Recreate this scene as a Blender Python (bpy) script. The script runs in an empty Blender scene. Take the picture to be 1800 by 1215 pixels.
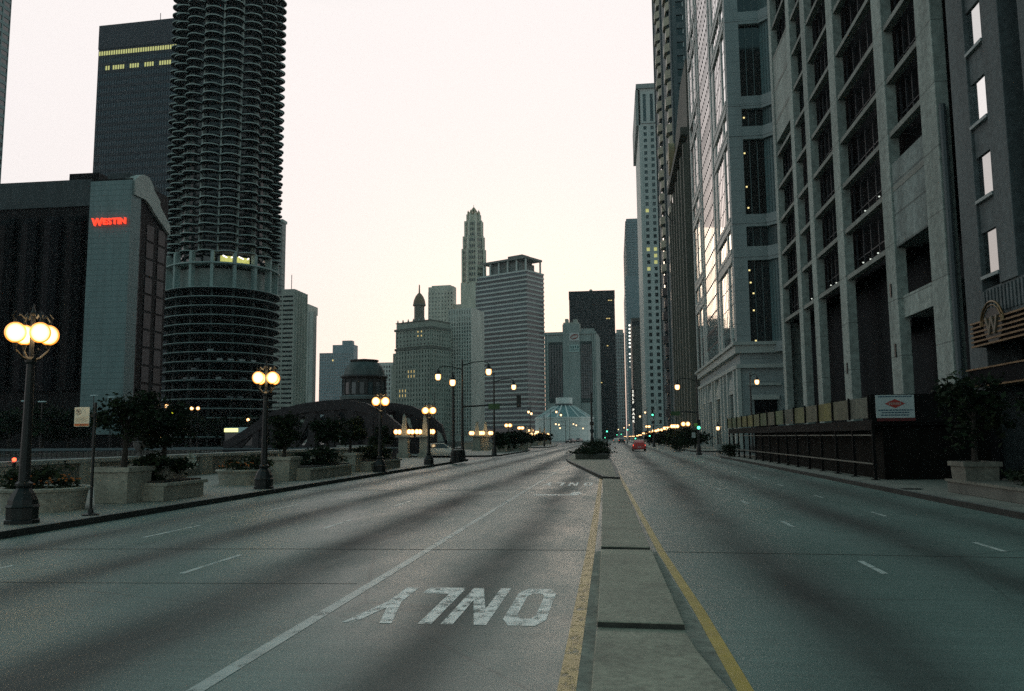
import bpy, bmesh, math, random
from mathutils import Vector, Matrix
random.seed(7)
R = random.Random(11)
PI = math.pi
rad = math.radians
scene = bpy.context.scene
col = scene.collection

# ------------------------------------------------------------------ camera model (photo is 1800 x 1215)
F, EYE, ROLL = 1450.0, 2.0, rad(0.5)
YAW, PITCH = rad(7.0568), rad(6.3391)
fwd = Vector((-math.sin(YAW)*math.cos(PITCH), math.cos(YAW)*math.cos(PITCH), math.sin(PITCH)))
r0 = Vector((math.cos(YAW), math.sin(YAW), 0)); u0 = r0.cross(fwd)
cr, sr = math.cos(ROLL), math.sin(ROLL)
rgt = r0*cr - u0*sr; upv = u0*cr + r0*sr
CAM = Vector((0, 0, EYE))
def ray(px, py): return rgt*((px-900)/F) - upv*((py-607.5)/F) + fwd
def G(px, py, z=0.0):
    d = ray(px, py); return CAM + d*((z-EYE)/d.z)
def AY(px, py, Y):
    d = ray(px, py); return CAM + d*(Y/d.y)
def AX(px, py, X):
    d = ray(px, py); return CAM + d*(X/d.x)
cam = bpy.data.cameras.new('camera'); co = bpy.data.objects.new('camera', cam); col.objects.link(co)
cam.sensor_width = 36; cam.lens = F/1800*36; cam.clip_end = 6000; cam.clip_start = 0.05
m = Matrix((rgt, upv, -fwd)).transposed().to_4x4(); m.translation = CAM; co.matrix_world = m
scene.camera = co

# ------------------------------------------------------------------ helpers
def tag(o, label=None, cat=None, group=None, kind=None):
    if label: o['label'] = label
    if cat: o['category'] = cat
    if group: o['group'] = group
    if kind: o['kind'] = kind
    return o
def empty(name, loc=(0, 0, 0), rz=0, label=None, cat=None, group=None):
    o = bpy.data.objects.new(name, None); o.empty_display_size = 0.3
    o.location = loc; o.rotation_euler = (0, 0, rz); col.objects.link(o)
    return tag(o, label, cat, group)
def clone(o, parent=None):
    c = o.copy(); col.objects.link(c)
    if parent is not None: c.parent = parent
    for ch in list(o.children): clone(ch, c)
    return c
class MB:
    def __init__(s): s.v = []; s.f = []
    def add(s, vs, fs):
        b = len(s.v); s.v += [tuple(p) for p in vs]; s.f += [tuple(b+i for i in f) for f in fs]; return s
    def box(s, x0, x1, y0, y1, z0, z1):
        vs = [(x0,y0,z0),(x1,y0,z0),(x1,y1,z0),(x0,y1,z0),(x0,y0,z1),(x1,y0,z1),(x1,y1,z1),(x0,y1,z1)]
        return s.add(vs, [(0,3,2,1),(4,5,6,7),(0,1,5,4),(1,2,6,5),(2,3,7,6),(3,0,4,7)])
    def fbox(s, O, u, n, s0, s1, d0, d1, z0, z1):
        def p(a, d, z): return (O[0]+u[0]*a+n[0]*d, O[1]+u[1]*a+n[1]*d, z)
        vs = [p(s0,d0,z0),p(s1,d0,z0),p(s1,d1,z0),p(s0,d1,z0),p(s0,d0,z1),p(s1,d0,z1),p(s1,d1,z1),p(s0,d1,z1)]
        return s.add(vs, [(0,3,2,1),(4,5,6,7),(0,1,5,4),(1,2,6,5),(2,3,7,6),(3,0,4,7)])
    def prism(s, poly, z0, z1, poly2=None):
        n = len(poly); q = poly2 or poly
        vs = [(x,y,z0) for x,y in poly]+[(x,y,z1) for x,y in q]
        fs = [tuple(range(n-1,-1,-1)), tuple(range(n,2*n))]+[(i,(i+1)%n,n+(i+1)%n,n+i) for i in range(n)]
        return s.add(vs, fs)
    def sheet(s, poly, z):
        return s.add([(x,y,z) for x,y in poly], [tuple(range(len(poly)))])
    def lathe(s, prof, c=(0,0,0), n=16, a0=0.0):
        vs = []; fs = []
        for r, z in prof:
            for i in range(n):
                a = a0+2*PI*i/n; vs.append((c[0]+r*math.cos(a), c[1]+r*math.sin(a), c[2]+z))
        for k in range(len(prof)-1):
            for i in range(n):
                j = (i+1) % n; fs.append((k*n+i, k*n+j, (k+1)*n+j, (k+1)*n+i))
        fs.append(tuple(range(n-1,-1,-1))); t = (len(prof)-1)*n; fs.append(tuple(range(t, t+n)))
        return s.add(vs, fs)
    def tube(s, pts, r, n=8):
        pts = [Vector(p) for p in pts]; rs = r if isinstance(r, (list, tuple)) else [r]*len(pts)
        vs = []; fs = []
        for k, p in enumerate(pts):
            d = (pts[min(k+1, len(pts)-1)]-pts[max(k-1, 0)]).normalized()
            a = d.cross(Vector((0,0,1)) if abs(d.z) < 0.95 else Vector((1,0,0))).normalized(); b = d.cross(a)
            for i in range(n):
                t = 2*PI*i/n; vs.append(p+(a*math.cos(t)+b*math.sin(t))*rs[k])
        for k in range(len(pts)-1):
            for i in range(n):
                j = (i+1) % n; fs.append((k*n+i, k*n+j, (k+1)*n+j, (k+1)*n+i))
        fs.append(tuple(range(n-1,-1,-1))); t = (len(pts)-1)*n; fs.append(tuple(range(t, t+n)))
        return s.add(vs, fs)
    def ball(s, c, rx, ry, rz, n=14, m_=9):
        return s.lathe2([(math.sin(PI*k/m_), -math.cos(PI*k/m_)) for k in range(1, m_)], c, rx, ry, rz, n)
    def lathe2(s, prof, c, rx, ry, rz, n):
        vs = []; fs = []
        for r, z in prof:
            for i in range(n):
                a = 2*PI*i/n; vs.append((c[0]+rx*r*math.cos(a), c[1]+ry*r*math.sin(a), c[2]+rz*z))
        for k in range(len(prof)-1):
            for i in range(n):
                j = (i+1) % n; fs.append((k*n+i, k*n+j, (k+1)*n+j, (k+1)*n+i))
        fs.append(tuple(range(n-1,-1,-1))); t = (len(prof)-1)*n; fs.append(tuple(range(t, t+n)))
        return s.add(vs, fs)
    def build(s, name, mat, parent=None, smooth=False, bevel=0, loc=None):
        me = bpy.data.meshes.new(name); me.from_pydata([tuple(p) for p in s.v], [], s.f)
        bm = bmesh.new(); bm.from_mesh(me)
        bmesh.ops.recalc_face_normals(bm, faces=bm.faces)
        if bevel:
            es = [e for e in bm.edges if len(e.link_faces) == 2 and e.calc_face_angle(0) > 0.6]
            bmesh.ops.bevel(bm, geom=es, offset=bevel, segments=2, affect='EDGES', profile=0.5)
        bm.to_mesh(me); bm.free()
        if smooth:
            for p in me.polygons: p.use_smooth = True
            try: me.set_sharp_from_angle(angle=rad(40))
            except Exception: pass
        me.materials.append(mat)
        o = bpy.data.objects.new(name, me); col.objects.link(o)
        if parent is not None: o.parent = parent
        if loc is not None: o.location = loc
        return o
def struct(name, mb, mat, label=None, **k):
    return tag(mb.build(name, mat, **k), label or name.replace('_', ' '), None, None, 'structure')
def text_mb(body, size, extrude=0.02, offset=0.0, align='LEFT'):
    cu = bpy.data.curves.new('t', 'FONT'); cu.body = body; cu.size = size; cu.extrude = extrude; cu.offset = offset; cu.align_x = align
    cu.resolution_u = 3
    o = bpy.data.objects.new('t', cu); col.objects.link(o)
    dg = bpy.context.evaluated_depsgraph_get()
    me = bpy.data.meshes.new_from_object(o.evaluated_get(dg))
    mb = MB(); mb.add([v.co[:] for v in me.vertices], [tuple(p.vertices) for p in me.polygons])
    bpy.data.objects.remove(o); bpy.data.curves.remove(cu); bpy.data.meshes.remove(me)
    return mb
def xf(mb, fn):
    mb.v = [tuple(fn(*p)) for p in mb.v]; return mb

# ------------------------------------------------------------------ materials
def nodes_of(name):
    mt = bpy.data.materials.new(name); mt.use_nodes = True
    nt = mt.node_tree; b = nt.nodes['Principled BSDF']; return mt, nt, b
def L(nt, a, b): nt.links.new(a, b)
def mat(name, c, rough=0.75, var=0.25, scale=0.6, metal=0.0, spec=0.4, streak=True, fine=0.0, bump=0.0, joints=None):
    mt, nt, b = nodes_of(name)
    b.inputs['Roughness'].default_value = rough; b.inputs['Metallic'].default_value = metal
    b.inputs['Specular IOR Level'].default_value = spec
    tc = nt.nodes.new('ShaderNodeTexCoord'); mp = nt.nodes.new('ShaderNodeMapping')
    mp.inputs['Scale'].default_value = (scale, scale, scale*(0.25 if streak else 1))
    L(nt, tc.outputs['Object'], mp.inputs['Vector'])
    n = nt.nodes.new('ShaderNodeTexNoise'); n.inputs['Scale'].default_value = 1.0; n.inputs['Detail'].default_value = 6; n.inputs['Roughness'].default_value = 0.65
    L(nt, mp.outputs['Vector'], n.inputs['Vector'])
    mr = nt.nodes.new('ShaderNodeMapRange'); mr.inputs['From Min'].default_value = 0.3; mr.inputs['From Max'].default_value = 0.7
    mr.inputs['To Min'].default_value = 1-var; mr.inputs['To Max'].default_value = 1+var
    L(nt, n.outputs['Fac'], mr.inputs['Value'])
    fac = mr.outputs['Result']
    if fine:
        n2 = nt.nodes.new('ShaderNodeTexNoise'); n2.inputs['Scale'].default_value = fine; n2.inputs['Detail'].default_value = 3
        L(nt, tc.outputs['Object'], n2.inputs['Vector'])
        m2 = nt.nodes.new('ShaderNodeMapRange'); m2.inputs['From Min'].default_value = 0.3; m2.inputs['From Max'].default_value = 0.7
        m2.inputs['To Min'].default_value = 0.75; m2.inputs['To Max'].default_value = 1.25
        L(nt, n2.outputs['Fac'], m2.inputs['Value'])
        mu = nt.nodes.new('ShaderNodeMath'); mu.operation = 'MULTIPLY'; L(nt, fac, mu.inputs[0]); L(nt, m2.outputs['Result'], mu.inputs[1]); fac = mu.outputs[0]
    if joints:
        # masonry joint lines (axis, spacing, width)
        sx = nt.nodes.new('ShaderNodeSeparateXYZ'); L(nt, tc.outputs['Object'], sx.inputs[0])
        for ax, sp, w in joints:
            md = nt.nodes.new('ShaderNodeMath'); md.operation = 'PINGPONG'; L(nt, sx.outputs[ax], md.inputs[0]); md.inputs[1].default_value = sp/2
            lt = nt.nodes.new('ShaderNodeMath'); lt.operation = 'GREATER_THAN'; L(nt, md.outputs[0], lt.inputs[0]); lt.inputs[1].default_value = w/2
            m3 = nt.nodes.new('ShaderNodeMapRange'); m3.inputs['To Min'].default_value = 0.55; L(nt, lt.outputs[0], m3.inputs['Value'])
            mu = nt.nodes.new('ShaderNodeMath'); mu.operation = 'MULTIPLY'; L(nt, fac, mu.inputs[0]); L(nt, m3.outputs['Result'], mu.inputs[1]); fac = mu.outputs[0]
    mx = nt.nodes.new('ShaderNodeVectorMath'); mx.operation = 'SCALE'
    mx.inputs[0].default_value = c; L(nt, fac, mx.inputs['Scale'])
    L(nt, mx.outputs['Vector'], b.inputs['Base Color'])
    if bump:
        bp = nt.nodes.new('ShaderNodeBump'); bp.inputs['Strength'].default_value = bump; bp.inputs['Distance'].default_value = 0.02
        L(nt, fac, bp.inputs['Height']); L(nt, bp.outputs['Normal'], b.inputs['Normal'])
    return mt
def glass(name, c=(0.01,0.014,0.016), rough=0.06, spec=0.7, wob=0.02):
    mt, nt, b = nodes_of(name)
    b.inputs['Base Color'].default_value = (*c, 1); b.inputs['Roughness'].default_value = rough; b.inputs['Specular IOR Level'].default_value = spec
    n = nt.nodes.new('ShaderNodeTexNoise'); n.inputs['Scale'].default_value = 0.35; n.inputs['Detail'].default_value = 1
    tc = nt.nodes.new('ShaderNodeTexCoord'); L(nt, tc.outputs['Object'], n.inputs['Vector'])
    bp = nt.nodes.new('ShaderNodeBump'); bp.inputs['Strength'].default_value = wob*5; bp.inputs['Distance'].default_value = 0.1
    L(nt, n.outputs['Fac'], bp.inputs['Height']); L(nt, bp.outputs['Normal'], b.inputs['Normal'])
    oi = nt.nodes.new('ShaderNodeObjectInfo'); mr = nt.nodes.new('ShaderNodeMapRange'); mr.inputs['To Min'].default_value = 0.4; mr.inputs['To Max'].default_value = 2.2
    L(nt, oi.outputs['Random'], mr.inputs['Value'])
    mx = nt.nodes.new('ShaderNodeVectorMath'); mx.operation = 'SCALE'; mx.inputs[0].default_value = c; L(nt, mr.outputs['Result'], mx.inputs['Scale']); L(nt, mx.outputs['Vector'], b.inputs['Base Color'])
    return mt
def emit(name, c, s, rim=None):
    mt, nt, b = nodes_of(name)
    b.inputs['Base Color'].default_value = (*c, 1); b.inputs['Emission Color'].default_value = (*c, 1); b.inputs['Emission Strength'].default_value = s
    if rim:  # rim colour stands in for the glow fringe around a lamp
        lw = nt.nodes.new('ShaderNodeLayerWeight'); lw.inputs['Blend'].default_value = 0.5
        rp = nt.nodes.new('ShaderNodeValToRGB'); e = rp.color_ramp.elements
        e[0].position = 0.05; e[0].color = (*[x*s for x in c], 1); e[1].position = 0.5; e[1].color = (*rim, 1)
        x_ = e.new(0.28); x_.color = (4.0, 2.6, 1.1, 1)
        b.inputs['Emission Strength'].default_value = 1
        L(nt, lw.outputs['Facing'], rp.inputs['Fac']); L(nt, rp.outputs['Color'], b.inputs['Emission Color'])
    return mt
def worn(name, c, amount=0.45, scale=5.0, rough=0.42):
    # old paint: chips let the pavement below show through
    mt, nt, b = nodes_of(name); out = nt.nodes['Material Output']
    b.inputs['Base Color'].default_value = (*c, 1); b.inputs['Roughness'].default_value = rough
    g = nt.nodes.new('ShaderNodeNewGeometry'); mp = nt.nodes.new('ShaderNodeMapping'); mp.inputs['Scale'].default_value = (scale, scale*0.7, scale)
    L(nt, g.outputs['Position'], mp.inputs['Vector'])
    n = nt.nodes.new('ShaderNodeTexNoise'); n.inputs['Scale'].default_value = 1; n.inputs['Detail'].default_value = 8; n.inputs['Roughness'].default_value = 0.75
    L(nt, mp.outputs['Vector'], n.inputs['Vector'])
    mr = nt.nodes.new('ShaderNodeMapRange'); mr.inputs['From Min'].default_value = amount-0.06; mr.inputs['From Max'].default_value = amount+0.1
    L(nt, n.outputs['Fac'], mr.inputs['Value'])
    tr = nt.nodes.new('ShaderNodeBsdfTransparent'); ms = nt.nodes.new('ShaderNodeMixShader')
    L(nt, mr.outputs['Result'], ms.inputs['Fac']); L(nt, tr.outputs[0], ms.inputs[1]); L(nt, b.outputs[0], ms.inputs[2]); L(nt, ms.outputs[0], out.inputs['Surface'])
    n2 = nt.nodes.new('ShaderNodeTexNoise'); n2.inputs['Scale'].default_value = 2.3; L(nt, g.outputs['Position'], n2.inputs['Vector'])
    m2 = nt.nodes.new('ShaderNodeMapRange'); m2.inputs['To Min'].default_value = 0.6; m2.inputs['To Max'].default_value = 1.3; L(nt, n2.outputs['Fac'], m2.inputs['Value'])
    mx = nt.nodes.new('ShaderNodeVectorMath'); mx.operation = 'SCALE'; mx.inputs[0].default_value = c; L(nt, m2.outputs['Result'], mx.inputs['Scale']); L(nt, mx.outputs['Vector'], b.inputs['Base Color'])
    return mt
def road_mat(name, lanes=None, base=(0.13,0.135,0.125)):
    mt, nt, b = nodes_of(name)
    g = nt.nodes.new('ShaderNodeNewGeometry'); sx = nt.nodes.new('ShaderNodeSeparateXYZ'); L(nt, g.outputs['Position'], sx.inputs[0])
    def noise(scale, detail=4, rough=0.6):
        mp = nt.nodes.new('ShaderNodeMapping'); mp.inputs['Scale'].default_value = scale; L(nt, g.outputs['Position'], mp.inputs['Vector'])
        n = nt.nodes.new('ShaderNodeTexNoise'); n.inputs['Scale'].default_value = 1; n.inputs['Detail'].default_value = detail; n.inputs['Roughness'].default_value = rough
        L(nt, mp.outputs['Vector'], n.inputs['Vector']); return n.outputs['Fac']
    def rng(v, a, b_, c, d):
        mr = nt.nodes.new('ShaderNodeMapRange'); L(nt, v, mr.inputs['Value'])
        for k, x in zip(('From Min','From Max','To Min','To Max'), (a,b_,c,d)): mr.inputs[k].default_value = x
        return mr.outputs['Result']
    def mul(a, c):
        m_ = nt.nodes.new('ShaderNodeMath'); m_.operation = 'MULTIPLY'; L(nt, a, m_.inputs[0])
        if isinstance(c, float): m_.inputs[1].default_value = c
        else: L(nt, c, m_.inputs[1])
        return m_.outputs[0]
    def op(o_, a, c):
        m_ = nt.nodes.new('ShaderNodeMath'); m_.operation = o_
        for i, x in enumerate((a, c)):
            if isinstance(x, (int, float)): m_.inputs[i].default_value = x
            else: L(nt, x, m_.inputs[i])
        return m_.outputs[0]
    fac = rng(noise((0.35,0.12,1), 5), 0.3, 0.7, 0.78, 1.2)
    fac = mul(fac, rng(noise((0.5,9,1), 3), 0.25, 0.75, 0.86, 1.12))      # transverse tining
    fac = mul(fac, rng(noise((45,30,1), 3), 0.25, 0.75, 0.66, 1.34))
    fac = mul(fac, rng(noise((1.2,1.0,1), 6, 0.75), 0.55, 0.75, 1.0, 0.72))   # stains
    ro = rng(noise((0.8,0.25,1), 4), 0.3, 0.7, 0.33, 0.50)
    if lanes:
        tot = None
        wob = rng(noise((0.02,0.06,1), 2), 0, 1, -0.35, 0.35)
        xx = op('ADD', sx.outputs['X'], wob)
        for c_, w, s in lanes:
            d = op('DIVIDE', op('SUBTRACT', xx, c_), w)
            e = op('POWER', 2.718, op('MULTIPLY', op('MULTIPLY', d, d), -1.0))
            e = mul(e, float(s)); tot = e if tot is None else op('ADD', tot, e)
        pat = rng(noise((0.4,0.07,1), 4), 0.25, 0.6, 0.35, 1.0)
        tot = mul(tot, pat)
        fac = mul(fac, op('SUBTRACT', 1.0, tot))
        ro = op('ADD', ro, op('MULTIPLY', tot, 0.30))
    # slab cracks
    v = nt.nodes.new('ShaderNodeTexVoronoi'); v.feature = 'DISTANCE_TO_EDGE'; v.inputs['Scale'].default_value = 0.16
    L(nt, g.outputs['Position'], v.inputs['Vector'])
    fac = mul(fac, rng(v.outputs['Distance'], 0.0, 0.006, 0.72, 1.0))
    mx = nt.nodes.new('ShaderNodeVectorMath'); mx.operation = 'SCALE'; mx.inputs[0].default_value = base; L(nt, fac, mx.inputs['Scale'])
    L(nt, mx.outputs['Vector'], b.inputs['Base Color']); L(nt, ro, b.inputs['Roughness'])
    bp = nt.nodes.new('ShaderNodeBump'); bp.inputs['Strength'].default_value = 0.25; bp.inputs['Distance'].default_value = 0.01
    L(nt, noise((25,60,1), 4), bp.inputs['Height']); L(nt, bp.outputs['Normal'], b.inputs['Normal'])
    b.inputs['Specular IOR Level'].default_value = 0.45
    return mt
def leafmat(name, c, c2):
    mt, nt, b = nodes_of(name); b.inputs['Roughness'].default_value = 0.85; b.inputs['Specular IOR Level'].default_value = 0.15
    g = nt.nodes.new('ShaderNodeNewGeometry'); rp = nt.nodes.new('ShaderNodeValToRGB')
    rp.color_ramp.elements[0].color = (*c, 1); rp.color_ramp.elements[1].color = (*c2, 1)
    L(nt, g.outputs['Random Per Island'], rp.inputs['Fac']); L(nt, rp.outputs['Color'], b.inputs['Base Color'])
    return mt

ROAD = road_mat('worn_concrete_road', [(-4.95,0.75,0.92),(-8.1,0.7,0.85),(-11.0,0.65,0.7),(-1.9,0.55,0.72),(2.35,0.7,0.85),(5.3,0.75,0.8),(7.9,0.7,0.6)], base=(0.168,0.224,0.197))
ASPH = road_mat('street_asphalt', None, base=(0.09,0.10,0.092))
SIDE = mat('sidewalk_concrete', (0.24,0.235,0.20), 0.6, 0.25, 0.5, fine=9, joints=[(1,1.5,0.02),(0,1.5,0.02)], streak=False)
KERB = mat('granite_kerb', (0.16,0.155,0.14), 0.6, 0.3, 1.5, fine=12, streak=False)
KERBF = mat('dark_kerb_face', (0.022,0.021,0.018), 0.8, 0.4, 2, streak=False)  # kerb sides much darker than the kerb tops
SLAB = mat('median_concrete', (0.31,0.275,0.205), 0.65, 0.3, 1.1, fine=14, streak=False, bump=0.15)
SLABEDGE = mat('median_edge_dark', (0.045,0.042,0.034), 0.85, 0.4, 3, streak=False)
YEL = worn('worn_yellow_paint', (0.50,0.31,0.055), 0.40, 8)
YEL2 = worn('yellow_paint', (0.56,0.35,0.06), 0.28, 4)
WHT = worn('worn_white_paint', (0.92,0.90,0.84), 0.425, 7)
WHT4 = worn('far_white_paint', (0.95,0.93,0.87), 0.34, 6)
WHT2 = worn('faded_white_line', (0.58,0.58,0.53), 0.37, 4)
WHT3 = worn('lane_dash_paint', (0.7,0.7,0.64), 0.40, 5)
STONE = mat('planter_limestone', (0.30,0.28,0.23), 0.7, 0.25, 1.2, fine=10)
IRON = mat('black_iron', (0.012,0.013,0.012), 0.45, 0.3, 2, metal=0.3, spec=0.5)
DARKM = mat('dark_metal', (0.02,0.021,0.022), 0.5, 0.3, 1)
BRIDGE = mat('bridge_paint_maroon', (0.022,0.015,0.017), 0.6, 0.3, 0.8)
GLOBE = emit('lit_globe', (1.0,0.77,0.45), 14.0, rim=(1.25,0.36,0.02))
GLOBE2 = emit('lit_pendant', (1.0,0.80,0.52), 9.0, rim=(1.3,0.48,0.08))
GREEN = emit('green_signal', (0.10,0.95,0.52), 3.2)
REDL = emit('red_tail_light', (1.0,0.08,0.03), 5)
WLIT = emit('white_bulb', (1.0,0.95,0.82), 1.6)
YLIT = emit('yellow_lit_sign', (0.75,0.75,0.02), 0.75)
WARMW = emit('warm_lit_window', (1.0,0.72,0.28), 0.55)
YWIN = emit('yellow_lit_window', (0.85,0.80,0.30), 0.30)
REDSIGN = emit('red_letter_light', (1.0,0.06,0.025), 1.0)
LEAF = leafmat('dark_leaves', (0.005,0.009,0.005), (0.020,0.033,0.014))
LEAF2 = leafmat('shrub_leaves', (0.008,0.013,0.007), (0.024,0.036,0.016))
BARK = mat('bark', (0.03,0.025,0.02), 0.9, 0.4, 4)
FLOW = leafmat('orange_flowers', (0.30,0.07,0.02), (0.5,0.2,0.06))
WATER = mat('river_water', (0.015,0.022,0.02), 0.12, 0.2, 0.2, spec=0.6, streak=False, bump=0.3)
# ------------------------------------------------------------------ sky and sun
W = bpy.data.worlds.new('World'); scene.world = W; W.use_nodes = True
nt = W.node_tree; bg = nt.nodes['Background']; wo = nt.nodes['World Output']
SUN_AZ, SUN_EL = rad(-6), rad(3)       # azimuth from the road direction (+Y), minus is towards the river
sky = nt.nodes.new('ShaderNodeTexSky'); sky.sky_type = 'NISHITA'; sky.sun_disc = False
sky.sun_elevation = SUN_EL; sky.sun_rotation = SUN_AZ; sky.air_density = 1.2; sky.dust_density = 2.5
L(nt, sky.outputs['Color'], bg.inputs['Color']); bg.inputs['Strength'].default_value = 0.02
# thin dawn overcast over the whole sky: pale and warm towards the sunrise, dim blue-grey overhead and behind
tc = nt.nodes.new('ShaderNodeTexCoord'); sp = nt.nodes.new('ShaderNodeSeparateXYZ'); L(nt, tc.outputs['Generated'], sp.inputs[0])
def wm(op, a, b):
    n = nt.nodes.new('ShaderNodeMath'); n.operation = op
    for i, x in enumerate((a, b)):
        if isinstance(x, (int, float)): n.inputs[i].default_value = x
        else: L(nt, x, n.inputs[i])
    return n.outputs[0]
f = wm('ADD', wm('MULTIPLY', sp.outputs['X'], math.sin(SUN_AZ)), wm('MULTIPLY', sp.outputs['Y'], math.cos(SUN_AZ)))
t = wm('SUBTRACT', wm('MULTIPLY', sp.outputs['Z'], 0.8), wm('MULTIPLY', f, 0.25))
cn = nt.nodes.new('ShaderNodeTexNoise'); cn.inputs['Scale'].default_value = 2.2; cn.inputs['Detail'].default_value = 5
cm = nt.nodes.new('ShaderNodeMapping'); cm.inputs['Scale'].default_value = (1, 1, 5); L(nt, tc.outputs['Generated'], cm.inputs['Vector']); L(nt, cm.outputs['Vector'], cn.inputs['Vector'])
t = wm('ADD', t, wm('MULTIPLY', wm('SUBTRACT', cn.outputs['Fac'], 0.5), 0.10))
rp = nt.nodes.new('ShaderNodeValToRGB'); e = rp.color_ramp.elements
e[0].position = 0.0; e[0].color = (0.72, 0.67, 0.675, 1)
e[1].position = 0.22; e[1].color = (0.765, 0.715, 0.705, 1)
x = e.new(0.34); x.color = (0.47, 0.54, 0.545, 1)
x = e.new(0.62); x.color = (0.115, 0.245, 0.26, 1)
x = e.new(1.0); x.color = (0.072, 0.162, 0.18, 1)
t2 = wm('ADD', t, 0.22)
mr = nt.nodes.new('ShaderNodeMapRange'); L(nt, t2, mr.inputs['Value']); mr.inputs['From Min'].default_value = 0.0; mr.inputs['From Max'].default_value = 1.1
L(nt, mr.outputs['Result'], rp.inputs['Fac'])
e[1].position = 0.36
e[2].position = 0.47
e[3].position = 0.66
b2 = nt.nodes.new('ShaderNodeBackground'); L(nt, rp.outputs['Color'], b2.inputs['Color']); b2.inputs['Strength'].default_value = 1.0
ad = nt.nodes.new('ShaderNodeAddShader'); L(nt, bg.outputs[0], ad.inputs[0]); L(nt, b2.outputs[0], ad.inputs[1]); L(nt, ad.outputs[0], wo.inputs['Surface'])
sl = bpy.data.lights.new('sun', 'SUN'); sl.energy = 0.25; sl.angle = rad(22); sl.color = (1.0, 0.80, 0.58)
so = bpy.data.objects.new('sun', sl); col.objects.link(so)
sd = Vector((math.sin(SUN_AZ)*math.cos(SUN_EL), math.cos(SUN_AZ)*math.cos(SUN_EL), math.sin(SUN_EL)))
so.rotation_euler = (-sd).to_track_quat('-Z', 'Y').to_euler(); so.location = (0, 0, 60)
scene.view_settings.view_transform = 'Standard'; scene.view_settings.look = 'None'; scene.view_settings.exposure = 0.36; scene.view_settings.gamma = 1.0

# ------------------------------------------------------------------ air
HAZE = True
if HAZE:
    hz = MB().box(-2600, 2600, -700, 2600, -9, 345).build('haze', bpy.data.materials.new('haze_air'))
    tag(hz, 'thin pale dawn haze hanging over the whole street', 'haze', None, 'stuff')
    hm = hz.data.materials[0]; hm.use_nodes = True; hn = hm.node_tree
    for n in list(hn.nodes):
        if n.type != 'OUTPUT_MATERIAL': hn.nodes.remove(n)
    pv = hn.nodes.new('ShaderNodeVolumePrincipled'); pv.inputs['Color'].default_value = (0.80, 0.90, 0.93, 1); pv.inputs['Density'].default_value = 0.00007; pv.inputs['Anisotropy'].default_value = 0.3
    hn.links.new(pv.outputs[0], [n for n in hn.nodes if n.type == 'OUTPUT_MATERIAL'][0].inputs['Volume'])
    hm.cycles.homogeneous_volume = True

# ------------------------------------------------------------------ ground, river, road
gm = MB()
gm.sheet([(-22.4,-200),(2500,-200),(2500,2500),(-2500,2500),(-2500,430),(-60,430),(-36,300),(-24,140),(-22.4,100)], -0.012)
gm.sheet([(-2500,-600),(2500,-600),(2500,-200),(-2500,-200)], -0.012)
gm.sheet([(-2500,-200),(-95,-200),(-95,430),(-2500,430)], -0.012)
struct('ground', gm, ASPH, 'asphalt ground of the crossing streets and city blocks')
bk = MB()
def strip(mb, pts, z0, z1):
    for (a, b) in zip(pts, pts[1:]): mb.add([(a[0],a[1],z0),(b[0],b[1],z0),(b[0],b[1],z1),(a[0],a[1],z1)], [(0,1,2,3)])
strip(bk, [(-22.41,-200),(-22.41,100),(-24.01,140),(-36.01,300),(-60.01,430),(-95,430),(-95,-200),(-22.41,-200)], -6, -0.013)
struct('river_bank', bk, mat('river_wall', (0.12,0.115,0.10), 0.8, 0.4, 0.3), 'stone river bank walls')
struct('river_water', MB().sheet([(-95,-200),(-22.41,-200),(-22.41,100),(-24,140),(-36,300),(-60,430),(-95,430)], -5.5), WATER, 'dark river water below the street')
struct('road', MB().sheet([(-12.6,-60),(9.3,-60),(9.3,1500),(-12.6,1500)], 0.0), ROAD, 'wide worn concrete road of the avenue')
# expansion joint across the road
jm = MB()
jp = [(-12.6,14.35),(-6,14.78),(-0.55,14.93)]; jq = [(0.78,14.80),(4,14.62),(9.3,14.25)]
for pts in (jp, jq):
    for a, b in zip(pts, pts[1:]): jm.add([(a[0],a[1],0.004),(b[0],b[1],0.004),(b[0],b[1]+0.035,0.004),(a[0],a[1]+0.035,0.004)], [(0,1,2,3)])
struct('road_joint', jm, SLABEDGE, 'dark expansion joint across the road')
jm = MB().sheet([(-12.6,10.85),(-3.6,11.35),(-3.6,11.37),(-12.6,10.87)], 0.004)
jm.sheet([(-12.6,31.3),(-0.8,31.6),(-0.8,31.67),(-12.6,31.37)], 0.004); jm.sheet([(-12.6,62),(-3.4,62.3),(-3.4,62.42),(-12.6,62.12)], 0.004)
struct('road_crack', jm, SLABEDGE, 'thin sealed cracks across the road')

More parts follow.
